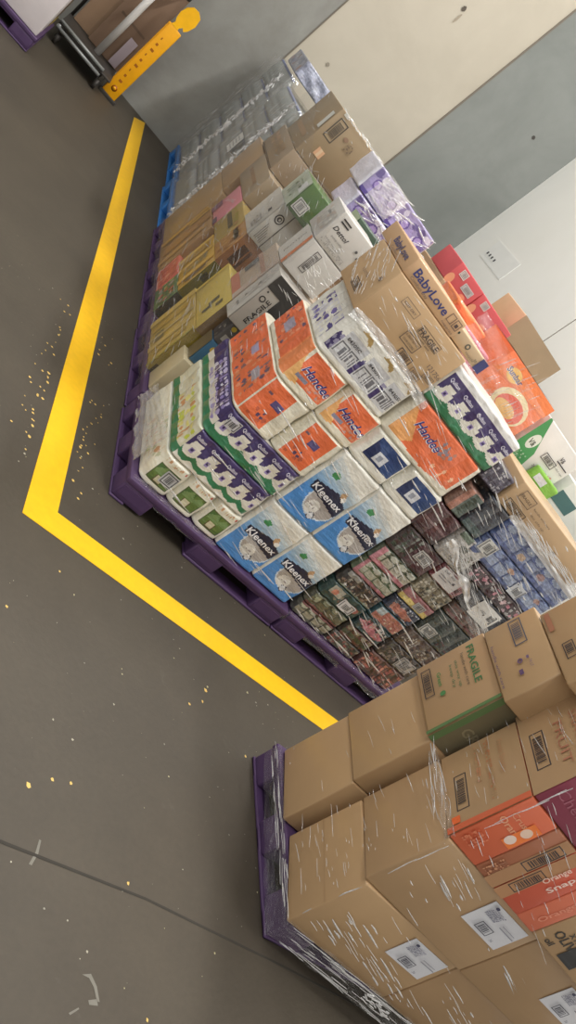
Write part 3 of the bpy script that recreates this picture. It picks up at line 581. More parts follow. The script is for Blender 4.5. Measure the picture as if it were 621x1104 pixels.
T = [
 ('tray of jars with cream and green tops, lowest left beside the blue tissue', 2.50, 2.80, .15, .24, (90, 92, 84), jars(.30, .09, 4, (196, 200, 176), (110, 116, 96), (176, 170, 140)) + [('r', 0, .078, .3, .09, (130, 48, 44))], 4, ()),
 ('tray of green cans with a red-brown stripe, second up at the left', 2.50, 2.80, .24, .335, (96, 98, 80), jars(.30, .095, 4, (150, 156, 124), (84, 96, 72), (120, 116, 84)) + [('r', .0, .0, .3, .02, (132, 52, 50)), ('e', .05, .06, .02, .02, (190, 196, 150))], 4, ()),
 ('teal tray with an orange mark and white barcode sticker, third up at left', 2.50, 2.81, .335, .45, TEAL, [('sp', .06, .02, .28, .09, .03, [(70, 96, 90), (120, 60, 50), (60, 80, 70), (150, 140, 120)]), ('r', .03, .05, .12, .1, (190, 186, 166)), ('e', .07, .065, .022, .02, (226, 110, 60)), ('e', .25, .06, .02, .02, (190, 84, 66))], 4, (('F', .15, .012, .25, .075, (214, 210, 208), bar(.1, .063)),)),
 ('dark tray of brown and white cups under the pink-edged packs', 2.50, 2.81, .45, .555, (66, 62, 62), sk(.3, .1, .022, [(120, 92, 74), (196, 190, 176), (84, 66, 60), (150, 120, 100), (60, 56, 58)]) + [('r', .0, .07, .1, .1, (176, 176, 170)), ('r', 0, 0, .31, .01, (150, 170, 150))], 5, ()),
 ('pink-edged tray of green and white packets, lower of the two pink ones', 2.49, 2.80, .555, .665, (104, 126, 92), jars(.3, .11, 4, (206, 210, 190), (90, 120, 80), (196, 196, 170)) + [('r', 0, 0, .3, .026, (190, 90, 110)), ('r', 0, 0, .03, .11, (204, 104, 122))], 4, ()),
 ('pink-edged tray of green and white jars, upper of the two pink ones', 2.48, 2.80, .665, .78, (96, 110, 88), jars(.31, .115, 4, (214, 216, 196), (86, 104, 76), (206, 200, 176)) + [('r', 0, 0, .32, .03, (206, 96, 116)), ('r', 0, 0, .04, .11, (222, 120, 140))], 4, ()),
 ('dark green and maroon tray with a white label under the maroon pack', 2.47, 2.80, .78, .945, (74, 50, 52), [('sp', .01, .02, .14, .15, .035, [(70, 90, 70), (60, 76, 64), (150, 160, 150)]), ('r', .14, .02, .31, .15, MAR)], 3, (('F', .16, .06, .27, .125, (206, 202, 196), bar(.11, .065)),)),
 ('glossy maroon pack with rounded corner under the blue-square paper packs', 2.44, 2.66, .947, 1.135, (96, 42, 50), [('r', 0, .08, .21, .09, (150, 110, 112)), ('r', 0, 0, .21, .03, (70, 34, 42))], 2, ()),
 ('tray of red and green packets on grey, lowest in the middle', 2.80, 3.06, .15, .235, (96, 88, 80), sk(.26, .08, .024, [(150, 52, 46), (70, 90, 66), (160, 150, 130), (110, 84, 72), (176, 70, 60)]), 4, ()),
 ('tray of dark cans with green and red bands, second up in the middle', 2.81, 3.06, .235, .325, (80, 74, 64), jars(.25, .09, 4, (150, 140, 110), (120, 60, 50), (86, 96, 66)), 4, ()),
 ('teal tray with a bright pink packet, third up in the middle', 2.81, 3.07, .325, .435, (44, 82, 88), [('p', [(.0, .06), (.1, .10), (.24, .05), (.2, .02), (.08, .03)], (216, 96, 120)), ('sp', .05, .06, .24, .1, .02, [(70, 90, 90), (110, 70, 74), (200, 190, 186)])], 4, ()),
 ('teal framed tray showing orange and white packets, middle of stack', 2.81, 3.07, .435, .535, (30, 96, 112), [('r', .02, .015, .24, .09, (196, 92, 62)), ('r', .02, .05, .08, .09, (186, 206, 214)), ('sp', .1, .02, .24, .05, .02, [(206, 120, 84), (230, 200, 170), (176, 76, 56)])], 3, ()),
 ('navy tray with an orange streak beneath the yellow strip', 2.81, 3.07, .535, .632, (52, 66, 96), [('p', [(.04, .02), (.2, .02), (.22, .05), (.1, .07), (.03, .06)], (206, 100, 66)), ('sp', .02, .06, .24, .09, .02, [(196, 200, 206), (70, 84, 110), (84, 90, 110)])], 4, ()),
 ('tray with a bright yellow strip and grey barcode sticker', 2.80, 3.08, .632, .715, (120, 100, 90), [('r', 0, 0, .28, .035, (236, 206, 50)), ('r', 0, .04, .28, .083, (176, 84, 90))], 3, (('F', .13, .012, .21, .06, (196, 190, 186), bar(.08, .048)),)),
 ('tray of cream and dark speckled packets above the yellow strip', 2.80, 3.07, .715, .835, (150, 140, 112), sk(.26, .11, .022, [(206, 200, 170), (90, 84, 76), (170, 156, 120), (60, 70, 56), (226, 220, 200)]), 4, ()),
 ('red and pink tray behind a large white delivery label', 2.80, 3.06, .835, .945, (150, 40, 62), sk(.25, .1, .03, [(176, 50, 70), (206, 90, 110), (96, 34, 46)]), 3, (('F', .01, .01, .19, .108, (222, 218, 216), [('t', 'Delivery', .02, .07, .02, (90, 90, 96), 0, False, .1), ('r', .02, .03, .1, .034, (120, 120, 124)), ('r', .02, .045, .12, .049, (120, 120, 124)), ('r', .13, .045, .15, .06, (90, 84, 90))]),)),
 ('white and grey tray with orange pictures between maroon and blue packs', 2.67, 2.92, .947, 1.135, (208, 204, 198), [('r', .08, .09, .14, .13, (84, 96, 84)), ('sp', .16, .02, .245, .12, .026, [(206, 130, 80), (110, 84, 64), (150, 150, 130)]), ('r', .0, .15, .1, .19, (110, 130, 106))], 2, (('F', .10, .03, .17, .085, (220, 220, 216), bar(.07, .055)),)),
 ('tray of red and orange packets, lowest at right', 3.07, 3.42, .15, .30, (110, 62, 54), sk(.34, .14, .026, [(190, 66, 50), (220, 110, 70), (90, 80, 70), (70, 60, 58), (160, 60, 54)]), 5, ()),
 ('dark tray with a square grey sticker near the brown cartons', 3.07, 3.43, .30, .43, (74, 66, 66), sk(.34, .12, .022, [(96, 80, 76), (60, 54, 56), (150, 130, 120), (90, 96, 88)]), 5, (('F', .17, .015, .30, .10, (186, 180, 176), bar(.13, .085)),)),
 ('tray of brown beans packets with white flecks', 3.07, 3.44, .43, .56, (104, 84, 76), sk(.36, .12, .017, [(130, 104, 90), (84, 66, 62), (190, 180, 166), (110, 84, 74), (70, 60, 58)]), 5, ()),
 ('dark grey-green tray with a square sticker at its left', 3.08, 3.46, .56, .755, (66, 80, 76), [('sp', .02, .02, .36, .18, .05, [(60, 76, 72), (80, 92, 84), (54, 62, 62)]), ('sp', .2, .02, .36, .08, .025, [(96, 50, 50), (66, 60, 60)])], 4, (('F', .02, .02, .13, .085, (196, 196, 190), bar(.11, .065)),)),
 ('tray with red-brown lines above the grey-green tray', 3.08, 3.47, .755, .845, (110, 84, 72), [('r', 0, .02, .38, .03, (130, 50, 50)), ('r', 0, .045, .38, .055, (150, 96, 84)), ('r', 0, .068, .38, .075, (120, 50, 46))], 4, ()),
 ('dark blue-grey tray behind a big white sticker with a framed barcode', 3.07, 3.49, .845, .985, (62, 66, 80), [('sp', .28, .02, .4, .12, .03, [(70, 76, 90), (96, 110, 120), (50, 46, 52)])], 4, (('F', .10, .005, .29, .125, (222, 220, 214), [('bc', .11, .04, .17, .10, (70, 70, 74), 'u'), ('t', 'DELIVERY', .015, .06, .02, (110, 110, 110), 0, False, .08), ('r', .085, .05, .1, .06, (90, 84, 84))]),)),
 ('black tray with pink and white packets under the blue cans', 2.93, 3.49, .985, 1.085, (74, 50, 58), sk(.55, .09, .03, [(214, 110, 136), (226, 180, 190), (90, 40, 54), (60, 50, 56), (200, 196, 196)]), 6, ()),
 ('tray of blue cans with coloured pictures, lower of the blue pair', 2.78, 3.50, 1.085, 1.215, (70, 100, 168), jars(.71, .13, 7, (110, 140, 200), (54, 84, 156), (150, 170, 210)) + [('e', .3, .09, .03, .015, (206, 150, 110)), ('e', .6, .09, .03, .015, (196, 140, 120))], 7, (('F', .40, .005, .50, .085, (206, 210, 216), bar(.1, .08)), ('F', .02, .04, .12, .12, (216, 216, 210), bar(.1, .08)))),
 ('tray of blue cans with coloured pictures, upper one below brown carton', 2.78, 3.50, 1.215, 1.345, (70, 104, 176), jars(.71, .13, 7, (150, 170, 206), (50, 84, 166), (130, 150, 200)) + [('e', .25, .05, .03, .02, (210, 170, 130)), ('e', .45, .06, .03, .02, (190, 140, 140))], 7, ()),
 ('dark slate pack with rounded corner left of the blue cans', 2.60, 2.776, 1.14, 1.345, (70, 78, 92), [('r', .0, .0, .17, .05, (84, 110, 110)), ('r', .0, .16, .17, .19, (46, 42, 60))], 2, ()),
 ('orange and green speckled pack below the towel pack corner', 2.46, 2.60, 1.14, 1.30, (150, 96, 74), [('r', .05, 0, .13, .15, (84, 104, 92)), ('r', 0, 0, .05, .15, (196, 110, 70))], 2, ()),
]
for lb, x0, x1, z0, z1, base, art, n, st in T: tray(lb, x0, x1, z0, z1, base, {'F': art}, n, st=st)
carton('carton', 'brown carton with framed barcode and round stamp on the blue cans', 'carton', (2.62, 3.04, 1.347), (.80, .40, .16), (190, 158, 118), {'F': [('bc', .035, .02, .20, .06, (80, 70, 60), 'u'), ('fr', .05, .085, .16, .145, .004, (110, 90, 72)), ('t', 'FRAGILE', .056, .105, .022, (110, 90, 72), 0, True, .09), ('t', 'handle with care', .18, .11, .016, (116, 98, 80), 0, False, .17), ('t', 'this side up', .2, .08, .016, (116, 98, 80), 0, False, .14), ('r', .5, .05, .53, .065, (110, 96, 84))]})
pack('shrink_wrapped_tray', 'dark violet pack of upright packets left of the brown carton', 'grocery tray', (2.44, 3.05, 1.347), (.175, .36, .12), (84, 76, 100), {'F': sk(.17, .11, .02, [(110, 104, 126), (70, 62, 90), (190, 186, 196)])}, r=.02, cols=4, amp=.008, mat=TRAYFILM, group=GT)
carton('carton', 'pale kraft carton behind, at the right edge above the nearest stack', 'carton', (2.95, 3.45, 1.347), (.68, .3, .14), (206, 172, 128), {'F': [('p', [(.3, .05), (.38, .02), (.42, .04), (.36, .07)], (206, 60, 66))]})

carton('carton', 'large brown bulk carton filling the back half of the jars and cans pallet', 'carton', (2.53, 3.44, .148), (1.05, .32, 1.197), KRD, {}, mat=BARE)
# the stack behind the cans (second row, right)
x = 2.55
for i, (px, py, nm) in enumerate(((2.52, 3.86, 'brown'), (2.52, 4.86, 'brown'))):
    pallet('purple plastic pallet behind the cans, in the second row' if i == 0 else 'purple plastic pallet behind the cans, in the third row', (px, py, 0), 1.165, .95, PURPLE, PG)
for i, (P, dm, lb) in enumerate((((2.53, 3.9, .148), (1.12, .8, .62), 'large brown bulk carton hidden low behind the cans'), ((2.53, 3.9, .77), (.88, .8, .60), 'large brown bulk carton under the bright orange box'), ((2.53, 4.9, .148), (1.12, .8, .8), 'large brown bulk carton low in the third row'), ((2.40, 4.9, .95), (1.19, .9, .75), 'large brown bulk carton under the red boxes'))):
    carton('carton', lb, 'carton', P, dm, KRD, {}, mat=BARE)
SUNO = (240, 116, 56)
carton('carton', 'bright orange box with citrus picture and blue lettering, under loose film', 'carton', (2.50, 3.88, 1.372), (.50, .35, .435), SUNO, {
    'F': [('p', [(0, .30), (.12, .435), (.50, .435), (.50, .36), (.25, .33)], (244, 130, 62)), ('e', .30, .24, .15, .10, (240, 224, 180)), ('e', .31, .23, .12, .075, (232, 90, 70)), ('e', .29, .215, .09, .04, (240, 190, 110)), ('e', .14, .36, .06, .04, (240, 190, 90)),
          ('t', 'Sunbar', .07, .345, .05, (236, 236, 240), 0, True, .15), ('t', 'Sunbar', .074, .348, .047, (58, 72, 132), 0, True, .145), ('t', 'Sunbar', .10, .115, .06, (240, 240, 240), 0, True, .22), ('t', 'Sunbar', .104, .118, .057, (110, 120, 140), 0, True, .215), ('e', .40, .14, .032, .026, (70, 140, 60))],
    'T': [('r', 0, 0, .5, .35, (240, 190, 150))]}, mat=PLASTIC, lidseam=False)
carton('carton', 'green and white carton with VB-style mark and framed barcode by white wall'.replace('VB-style', 'a round'), 'carton', (3.05, 3.90, 1.372), (.45, .35, .40), WHT, {
    'F': [('p', [(0, 0), (.20, 0), (.16, .2), (.02, .40), (0, .40)], (60, 160, 84)), ('e', .075, .24, .038, .055, (230, 236, 226)), ('t', 'V&', .048, .215, .05, (40, 60, 44), 0, True, .055), ('sp', .06, .06, .14, .16, .014, [(90, 180, 110), (60, 160, 84), (170, 214, 170)]), ('bc', .20, .22, .33, .27, INK, 'u'), ('t', 'V&', .30, .30, .04, INK, 0, True, .045), ('r', .30, .285, .42, .292, INK), ('t', 'no added sugar', .31, .25, .016, (110, 110, 110), 0, False, .12), ('sp', .36, .16, .40, .20, .02, [(226, 120, 96), (230, 150, 130)]), ('t', '24', .22, .15, .026, INK)]}, mat=BARE)
pack('shrink_wrapped_tray', 'lime green pack with white windows under the green and white carton', 'grocery tray', (3.28, 3.84, 1.372), (.26, .055, .19), (130, 190, 60), {'F': [('r', .03, .12, .14, .165, (220, 222, 226)), ('r', .09, .03, .22, .075, (216, 220, 226)), ('r', .02, .09, .2, .11, (90, 160, 50))]}, r=.015, cols=2, amp=.004)
carton('carton', 'white carton with teal block at the right photo edge', 'carton', (3.56, 3.88, 1.252), (.45, .35, .42), (222, 226, 218), {'F': [('r', .0, .25, .2, .34, (70, 116, 116)), ('r', .04, .1, .1, .14, (226, 130, 116))]}, mat=BARE)
carton('carton', 'large brown bulk carton under the green and white carton', 'carton', (3.44, 3.9, .77), (.5, .35, .48), KRD, {}, mat=BARE)
# red boxes, open brown carton
RED = (206, 40, 52)
for k, (px, w_, lb) in enumerate(((2.41, .275, 'red box with white sticker and barcode, left of the two red boxes'), (2.70, .39, 'red box with two white stickers, between red box and open brown carton'))):
    carton('carton', lb, 'carton', (px, 4.95 + .02 * k, 1.702), (w_, .35, .155), RED, {'F': [('e', .03, .03, .03, .04, (226, 140, 90)), ('e', .2, .02, .03, .02, (230, 120, 70))]}, mat=BARE, group='red boxes on top of the back stack',
           stickers=[('F', .05 + .0 * k, .09, .11, .14, (226, 214, 210), bar(.06, .05)), ('F', w_ - .14, .05, w_ - .04, .10, (206, 206, 206), bar(.1, .05))])
cb = carton('carton', 'pale brown carton high against the white wall beside the red boxes', 'carton', (3.15, 5.18, 1.72), (.54, .42, .30), (222, 178, 132), {'F': [('r', 0, 0, .56, .3, (166, 142, 108))]}, mat=BARE)  # front painted darker than the left side to carry its shade
carton('carton', 'brown bulk carton supporting the open carton', 'carton', (3.71, 4.9, .0), (.5, .9, 1.718), KRD, {}, mat=BARE)
pack('grocery_bag', 'orange soft pack squeezed between the nappy cartons and the red boxes', 'grocery pack', (2.14, 4.05, 1.44), (.30, .3, .285), (242, 128, 60), {'F': [('r', 0, .0, .36, .1, (206, 100, 60)), ('p', [(.0, .1), (.1, .12), (.05, .26), (0, .26)], (226, 100, 50))]}, r=.03, wob=.008)
pack('grocery_bag', 'pink film-wrapped pack left of the bright orange box', 'grocery pack', (2.12, 3.90, 1.44), (.36, .12, .235), (214, 110, 130), {'F': [('r', .02, .11, .09, .18, (206, 206, 222)), ('sp', .1, .02, .26, .18, .04, [(226, 130, 140), (206, 90, 110), (230, 170, 170)])]}, r=.015, wob=.006)
carton('carton', 'brown bulk carton under the orange and pink soft packs', 'carton', (2.06, 3.88, .148), (.43, .62, 1.29), KRD, {}, mat=BARE)

# ------------------------------------------------------------------ receding stacks on the left
YEL = (190, 162, 76); YEL_SHADE = (150, 130, 40)  # second yellow has the shade of the front face painted in
GL = 'mixed cartons on the receding pallets'  # browns in this row dulled, dimness and film haze put into their colour
X0 = 1.345
carton('carton', 'long yellow carton with dark stamp, lower one on the third pallet back', 'carton', (X0, 4.06, .15), (.5, .58, .36), YEL, {'L': [('r', .03, 0, .09, .36, (206, 178, 92)), ('r', .14, .02, .20, .34, (182, 150, 60)), ('r', .36, 0, .42, .36, (200, 172, 96)), ('r', .46, .04, .50, .3, (176, 148, 62)), ('r', .24, .05, .34, .12, (120, 110, 70)), ('r', .28, 0, .3, .36, (190, 170, 120)), ('r', .56, 0, .58, .36, (170, 160, 60))], 'F': [('r', 0, 0, .5, .36, YEL_SHADE), ('r', .02, .0, .09, .06, (70, 62, 40)), ('r', .07, .18, .14, .26, (90, 84, 50))]}, group=GL)
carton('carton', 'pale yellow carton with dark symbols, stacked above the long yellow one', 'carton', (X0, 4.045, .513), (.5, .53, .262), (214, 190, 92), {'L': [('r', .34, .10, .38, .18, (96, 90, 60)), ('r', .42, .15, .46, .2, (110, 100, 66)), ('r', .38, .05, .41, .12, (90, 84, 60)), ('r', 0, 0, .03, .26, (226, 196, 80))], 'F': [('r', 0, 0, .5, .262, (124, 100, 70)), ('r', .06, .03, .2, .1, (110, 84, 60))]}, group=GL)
carton('carton', 'cream flat carton end standing at the foot of the yellow cartons', 'carton', (1.37, 3.86, .150), (.30, .17, .265), (206, 192, 156), {}, group=GL)
carton('carton', 'blue carton end showing between the yellow cartons and the purple packs', 'carton', (1.40, 3.90, .418), (.34, .13, .17), (56, 106, 140), {'L': [('r', 0, 0, .13, .17, (120, 106, 76))], 'F': [('e', .05, .13, .02, .02, (206, 176, 70))]}, group=GL)
carton('carton', 'dark grey boxes under the grey carton with outlined FRAGILE print', 'carton', (1.40, 3.90, .59), (.34, .13, .145), (92, 88, 88), {'F': [('r', .02, .03, .1, .07, (170, 166, 160)), ('r', .12, .05, .2, .1, (150, 150, 150)), ('e', .03, .12, .015, .015, (206, 180, 60))], 'L': [('sp', .02, .01, .12, .13, .03, [(120, 116, 110), (96, 90, 88), (170, 166, 160)])]}, group=GL)
carton('carton', 'pale carton with salmon stripe standing behind the grey FRAGILE carton', 'carton', (X0, 4.03, .778), (.4, .305, .32), (196, 178, 158), {'L': [('r', 0, 0, .3, .06, (206, 130, 104)), ('r', .02, .1, .08, .2, (110, 110, 110)), ('r', .24, .0, .3, .32, (206, 186, 170)), ('r', 0, .2, .28, .23, (190, 150, 130))]}, group=GL)
carton('carton', 'grey carton with outlined FRAGILE print and black end', 'carton', (X0, 3.86, .738), (.34, .16, .35), (176, 170, 162), {
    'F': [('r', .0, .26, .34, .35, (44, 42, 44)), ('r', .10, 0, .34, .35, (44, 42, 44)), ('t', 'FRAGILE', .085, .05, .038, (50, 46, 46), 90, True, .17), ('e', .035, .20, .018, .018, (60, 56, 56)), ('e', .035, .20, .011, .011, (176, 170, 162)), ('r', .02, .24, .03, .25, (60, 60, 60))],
    'L': [('r', 0, 0, .16, .35, (206, 202, 194)), ('sp', .05, .03, .12, .3, .03, [(206, 202, 194), (150, 146, 140), (214, 210, 204)])]}, group=GL)
carton('carton', 'white carton with orange stripe and framed barcode under loose film', 'carton', (X0, 4.0, 1.103), (.26, .21, .205), (206, 202, 196), {
    'L': [('r', 0, 0, .21, .205, (216, 212, 204)), ('r', .17, 0, .21, .205, (222, 130, 76)), ('t', 'PROTEIN', .10, .03, .03, (130, 126, 120), 90, False, .15)], 'F': [('bc', .07, .05, .11, .18, INK, 'v')]}, group=GL)
carton('carton', 'white carton with black Dettol lettering beside the BabyLove carton'.replace('Dettol', 'slanted').replace('BabyLove', 'nappy'), 'carton', (X0, 4.0, 1.312), (.27, .26, .20), (212, 208, 202), {
    'F': [('t', 'Dettol', .022, .10, .036, (56, 54, 56), 0, True, .11, .3), ('r', .025, .15, .085, .158, (56, 54, 56)), ('r', .025, .168, .085, .176, (56, 54, 56)), ('t', 'pump refill', .05, .07, .016, (130, 126, 122), 0, False, .08), ('sp', .02, .015, .2, .04, .01, [(170, 166, 160), (206, 202, 196)]), ('t', 'keep upright', .03, .045, .013, (120, 116, 112), 0, False, .12), ('e', .20, .12, .008, .008, (90, 90, 90)), ('e', .23, .10, .008, .008, (90, 90, 90))],
    'L': [('sp', .06, .04, .24, .16, .03, [(224, 220, 210), (214, 196, 180), (226, 224, 218)]), ('t', 'care', .1, .12, .03, (110, 110, 110), 0, True)]}, group=GL)
carton('carton', 'dark green carton with silver barcode standing behind the slanted lettering carton', 'carton', (1.52, 4.28, 1.316), (.33, .16, .22), (62, 84, 66), {'F': [('bc', .03, .12, .24, .175, (206, 206, 200), 'u'), ('t', '27', .26, .08, .03, (220, 220, 214), 0, True)], 'L': [('r', 0, 0, .16, .22, (176, 190, 160))]}, group=GL)
carton('carton', 'brown bulk carton behind the yellow cartons holding the upper white ones', 'carton', (1.86, 4.05, .148), (.09, .28, .90), KRD, {}, mat=BARE, group=GL)
carton('carton', 'brown bulk carton under the dark green carton', 'carton', (1.51, 4.345, .778), (.34, .3, .535), KRD, {}, mat=BARE, group=GL)
# fifth pallet, shade painted into the dark front ends: y 4.8 ..
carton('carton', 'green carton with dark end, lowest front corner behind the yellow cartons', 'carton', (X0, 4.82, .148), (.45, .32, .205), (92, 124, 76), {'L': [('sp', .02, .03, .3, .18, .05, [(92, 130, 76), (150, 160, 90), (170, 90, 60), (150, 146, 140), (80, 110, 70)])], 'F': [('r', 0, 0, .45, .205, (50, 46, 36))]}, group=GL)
carton('carton', 'salmon carton beside the green one, on the purple pallet edge', 'carton', (X0, 5.15, .148), (.45, .33, .21), (222, 112, 92), {'L': [('sp', .02, .02, .31, .19, .06, [(222, 112, 92), (206, 96, 80), (226, 140, 120)])]}, group=GL)
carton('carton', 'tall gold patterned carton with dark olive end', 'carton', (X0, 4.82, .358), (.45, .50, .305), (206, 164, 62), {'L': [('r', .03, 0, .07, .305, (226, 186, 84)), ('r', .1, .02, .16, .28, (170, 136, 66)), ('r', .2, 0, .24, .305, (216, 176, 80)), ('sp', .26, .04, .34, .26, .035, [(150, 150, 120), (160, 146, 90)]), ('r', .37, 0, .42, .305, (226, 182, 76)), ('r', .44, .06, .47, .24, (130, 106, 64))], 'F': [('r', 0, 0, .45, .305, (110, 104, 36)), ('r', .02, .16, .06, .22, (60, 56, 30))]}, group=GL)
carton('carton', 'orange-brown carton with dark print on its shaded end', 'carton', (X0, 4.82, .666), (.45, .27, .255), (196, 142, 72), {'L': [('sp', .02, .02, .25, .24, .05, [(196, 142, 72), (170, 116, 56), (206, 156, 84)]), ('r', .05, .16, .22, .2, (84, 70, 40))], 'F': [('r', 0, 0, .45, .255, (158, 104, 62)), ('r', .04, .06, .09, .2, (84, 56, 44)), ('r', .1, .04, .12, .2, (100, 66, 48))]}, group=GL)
carton('carton', 'olive and brown carton with dark window behind the orange-brown one', 'carton', (X0, 5.10, .666), (.45, .4, .255), (176, 150, 80), {'L': [('r', .05, .12, .34, .16, (84, 76, 50)), ('sp', .02, .17, .38, .24, .05, [(170, 160, 70), (140, 150, 80), (190, 150, 90)])]}, group=GL)
carton('carton', 'white carton with black spiral mark and text panel', 'carton', (X0, 4.80, .924), (.30, .34, .285), (206, 204, 196), {
    'F': [('e', .055, .20, .03, .032, (50, 48, 50)), ('e', .055, .20, .022, .024, (206, 204, 196)), ('e', .055, .20, .015, .016, (50, 48, 50)), ('e', .058, .20, .007, .008, (206, 204, 196)), ('r', .10, .0, .107, .285, (90, 84, 80))] + [('r', .03 + .012 * k, .02, .034 + .012 * k, .14 - .015 * k, (110, 104, 100)) for k in range(5)],
    'L': [('r', 0, 0, .34, .285, (214, 210, 200)), ('sp', .18, .03, .3, .12, .025, [(120, 116, 110), (170, 166, 160), (206, 202, 196)]), ('r', .24, .17, .28, .2, (60, 56, 56))]}, group=GL)
carton('carton', 'green topped carton with white stickers beside the spiral mark carton', 'carton', (X0, 4.74, 1.212), (.34, .30, .20), (78, 112, 52), {'F': [('r', 0, 0, .34, .03, (60, 84, 44)), ('p', [(.18, .0), (.26, .0), (.34, .1), (.34, .2), (.25, .2)], (84, 124, 56))], 'L': [('r', 0, 0, .3, .2, (196, 206, 186)), ('sp', .04, .03, .22, .15, .035, [(196, 206, 186), (110, 130, 96), (170, 180, 160)])]}, group=GL,
       stickers=[('F', .015, .02, .10, .10, (214, 214, 210), bar(.085, .08)), ('L', .2, .1, .28, .17, (222, 222, 218), [])])
carton('carton', 'tall brown carton between the gold carton and the bottled water', 'carton', (X0, 5.50, .148), (.5, .55, .50), (166, 130, 86), {'L': [('r', .04, .02, .10, .48, (196, 152, 74)), ('r', .2, .05, .34, .5, (168, 124, 74)), ('r', .4, 0, .47, .46, (186, 144, 88)), ('r', .12, .3, .16, .5, (206, 160, 70))]}, group=GL)
carton('carton', 'pink carton with white script high on the left face', 'carton', (1.35, 5.52, .655), (.45, .36, .26), (222, 138, 150), {'L': [('t', 'sweet', .08, .12, .06, (236, 190, 196), 20, True, .2), ('r', 0, 0, .1, .1, (130, 84, 110)), ('r', .26, 0, .36, .04, (100, 80, 110))]}, group=GL)
carton('carton', 'brown carton in the dim middle of the left row, above the pink one', 'carton', (1.35, 5.52, .918), (.45, .62, .24), (168, 148, 120), {'L': [('r', .1, .1, .5, .13, (150, 120, 90))]}, group=GL)
carton('carton', 'long flat brown carton with a dark seam under the large upper carton', 'carton', (1.355, 5.70, 1.162), (.5, .75, .21), (166, 144, 116), {'L': [('r', 0, .0, .75, .015, (96, 80, 62)), ('sp', .1, .06, .6, .17, .05, [(166, 144, 116), (196, 160, 126), (176, 146, 110)])]}, group=GL)
carton('carton', 'brown carton low on the pallet before the bottled water', 'carton', (1.36, 6.08, .148), (.5, .62, .60), (172, 140, 96), {}, group=GL)
carton('carton', 'brown carton stacked second before the bottled water', 'carton', (1.36, 6.16, .75), (.5, .55, .40), (176, 146, 110), {}, group=GL)
carton('carton', 'large brown carton on top with framed barcode and orange sticker', 'carton', (1.365, 5.70, 1.375), (.47, .62, .40), (162, 140, 108), {
    'F': [('bc', .04, .20, .12, .36, (84, 76, 66), 'v'), ('r', .035, .40 - .02, .075, .398, (220, 216, 206)), ('e', .17, .30, .02, .015, (150, 120, 96)), ('sp', .2, .25, .26, .31, .015, [(136, 116, 96), (162, 140, 108)])],
    'L': [('r', .1, .08, .5, .12, (176, 142, 104))]}, group=GL, stickers=[('F', .09, .08, .15, .14, (226, 170, 120), [('r', .02, .0, .04, .06, (232, 196, 150))]), ('L', .52, .2, .6, .34, (220, 218, 208), [])])
# can packs behind the brown carton's right edge
pack('shrink_wrapped_tray', 'tall film-wrapped pack of red and silver cans right of the large brown carton', 'grocery tray', (1.60, 6.36, 1.375), (.55, .35, .405), (190, 160, 130), {'F': [('sp', .22, .02, .54, .38, .05, [(190, 160, 130), (206, 190, 170), (166, 66, 58), (170, 140, 110), (120, 110, 100)])]}, r=.03, cols=4, amp=.01, mat=TRAYFILM)
carton('carton', 'brown bulk carton under the pack of red and silver cans', 'carton', (1.87, 6.15, .148), (.6, .6, 1.225), KRD, {}, mat=BARE, group=GL)
# purple soft packs behind
PP = [('r', 0, 0, .62, .2, (156, 144, 186)), ('sp', .0, .0, .62, .2, .06, [(156, 144, 186), (124, 108, 164), (170, 156, 206), (104, 90, 144), (220, 214, 232)]), ('r', 0, .0, .62, .03, (84, 66, 140))]
for k in range(4): PP += [('e', .08 + .15 * k, .10, .035, .035, (100, 80, 150)), ('e', .08 + .15 * k, .10, .025, .025, (170, 150, 206))]
pack('toilet_paper_pack', 'lilac patterned toilet paper pack behind the nappy carton, lower one', 'toilet paper', (1.62, 4.92, 1.415), (.62, .4, .17), (222, 216, 236), {'F': [(('r',) + s[1:]) if False else s for s in PP]}, r=.03, cols=4, amp=.006, group='lilac toilet paper packs behind the nappy carton')
pack('toilet_paper_pack', 'lilac patterned toilet paper pack behind the nappy carton, upper one with white top', 'toilet paper', (1.60, 5.0, 1.59), (.62, .4, .19), (236, 234, 240), {'F': PP, 'L': [('r', 0, 0, .4, .19, (230, 226, 238))]}, r=.035, cols=4, amp=.006, group='lilac toilet paper packs behind the nappy carton')
carton('carton', 'brown bulk carton under the lilac toilet paper packs', 'carton', (1.82, 4.9, .148), (.5, .7, 1.265), KRD, {}, mat=BARE, group=GL)
carton('carton', 'small grey and peach carton between the lilac packs and the red box', 'carton', (2.13, 4.6, 1.42), (.16, .25, .2), (186, 176, 160), {'F': [('r', 0, .1, .16, .2, (222, 160, 140)), ('r', .1, .02, .16, .08, (96, 100, 130))]}, group=GL)
carton('carton', 'brown bulk carton beneath the small grey and peach carton', 'carton', (1.96, 4.60, .148), (.42, .25, 1.27), KRD, {}, mat=BARE, group=GL)

# ------------------------------------------------------------------ bottled water
def glassy(name, c, rough=.05, clear=.5):
    m = bpy.data.materials.new(name); m.use_nodes = True; nt = m.node_tree; L = nt.links.new
    for n in list(nt.nodes): nt.nodes.remove(n)
    out = N(nt, 'ShaderNodeOutputMaterial'); tr = N(nt, 'ShaderNodeBsdfTransparent'); tr.inputs['Color'].default_value = (.75, .78, .78, 1)
    gl = N(nt, 'ShaderNodeBsdfGlossy', Roughness=rough); df = N(nt, 'ShaderNodeBsdfDiffuse'); df.inputs['Color'].default_value = (*lin(c), 1)
    a = N(nt, 'ShaderNodeMixShader', Fac=.62); f = N(nt, 'ShaderNodeMixShader', Fac=clear)
    L(gl.outputs[0], a.inputs[1]); L(df.outputs[0], a.inputs[2]); L(a.outputs[0], f.inputs[1]); L(tr.outputs[0], f.inputs[2]); L(f.outputs[0], out.inputs['Surface'])
    return m
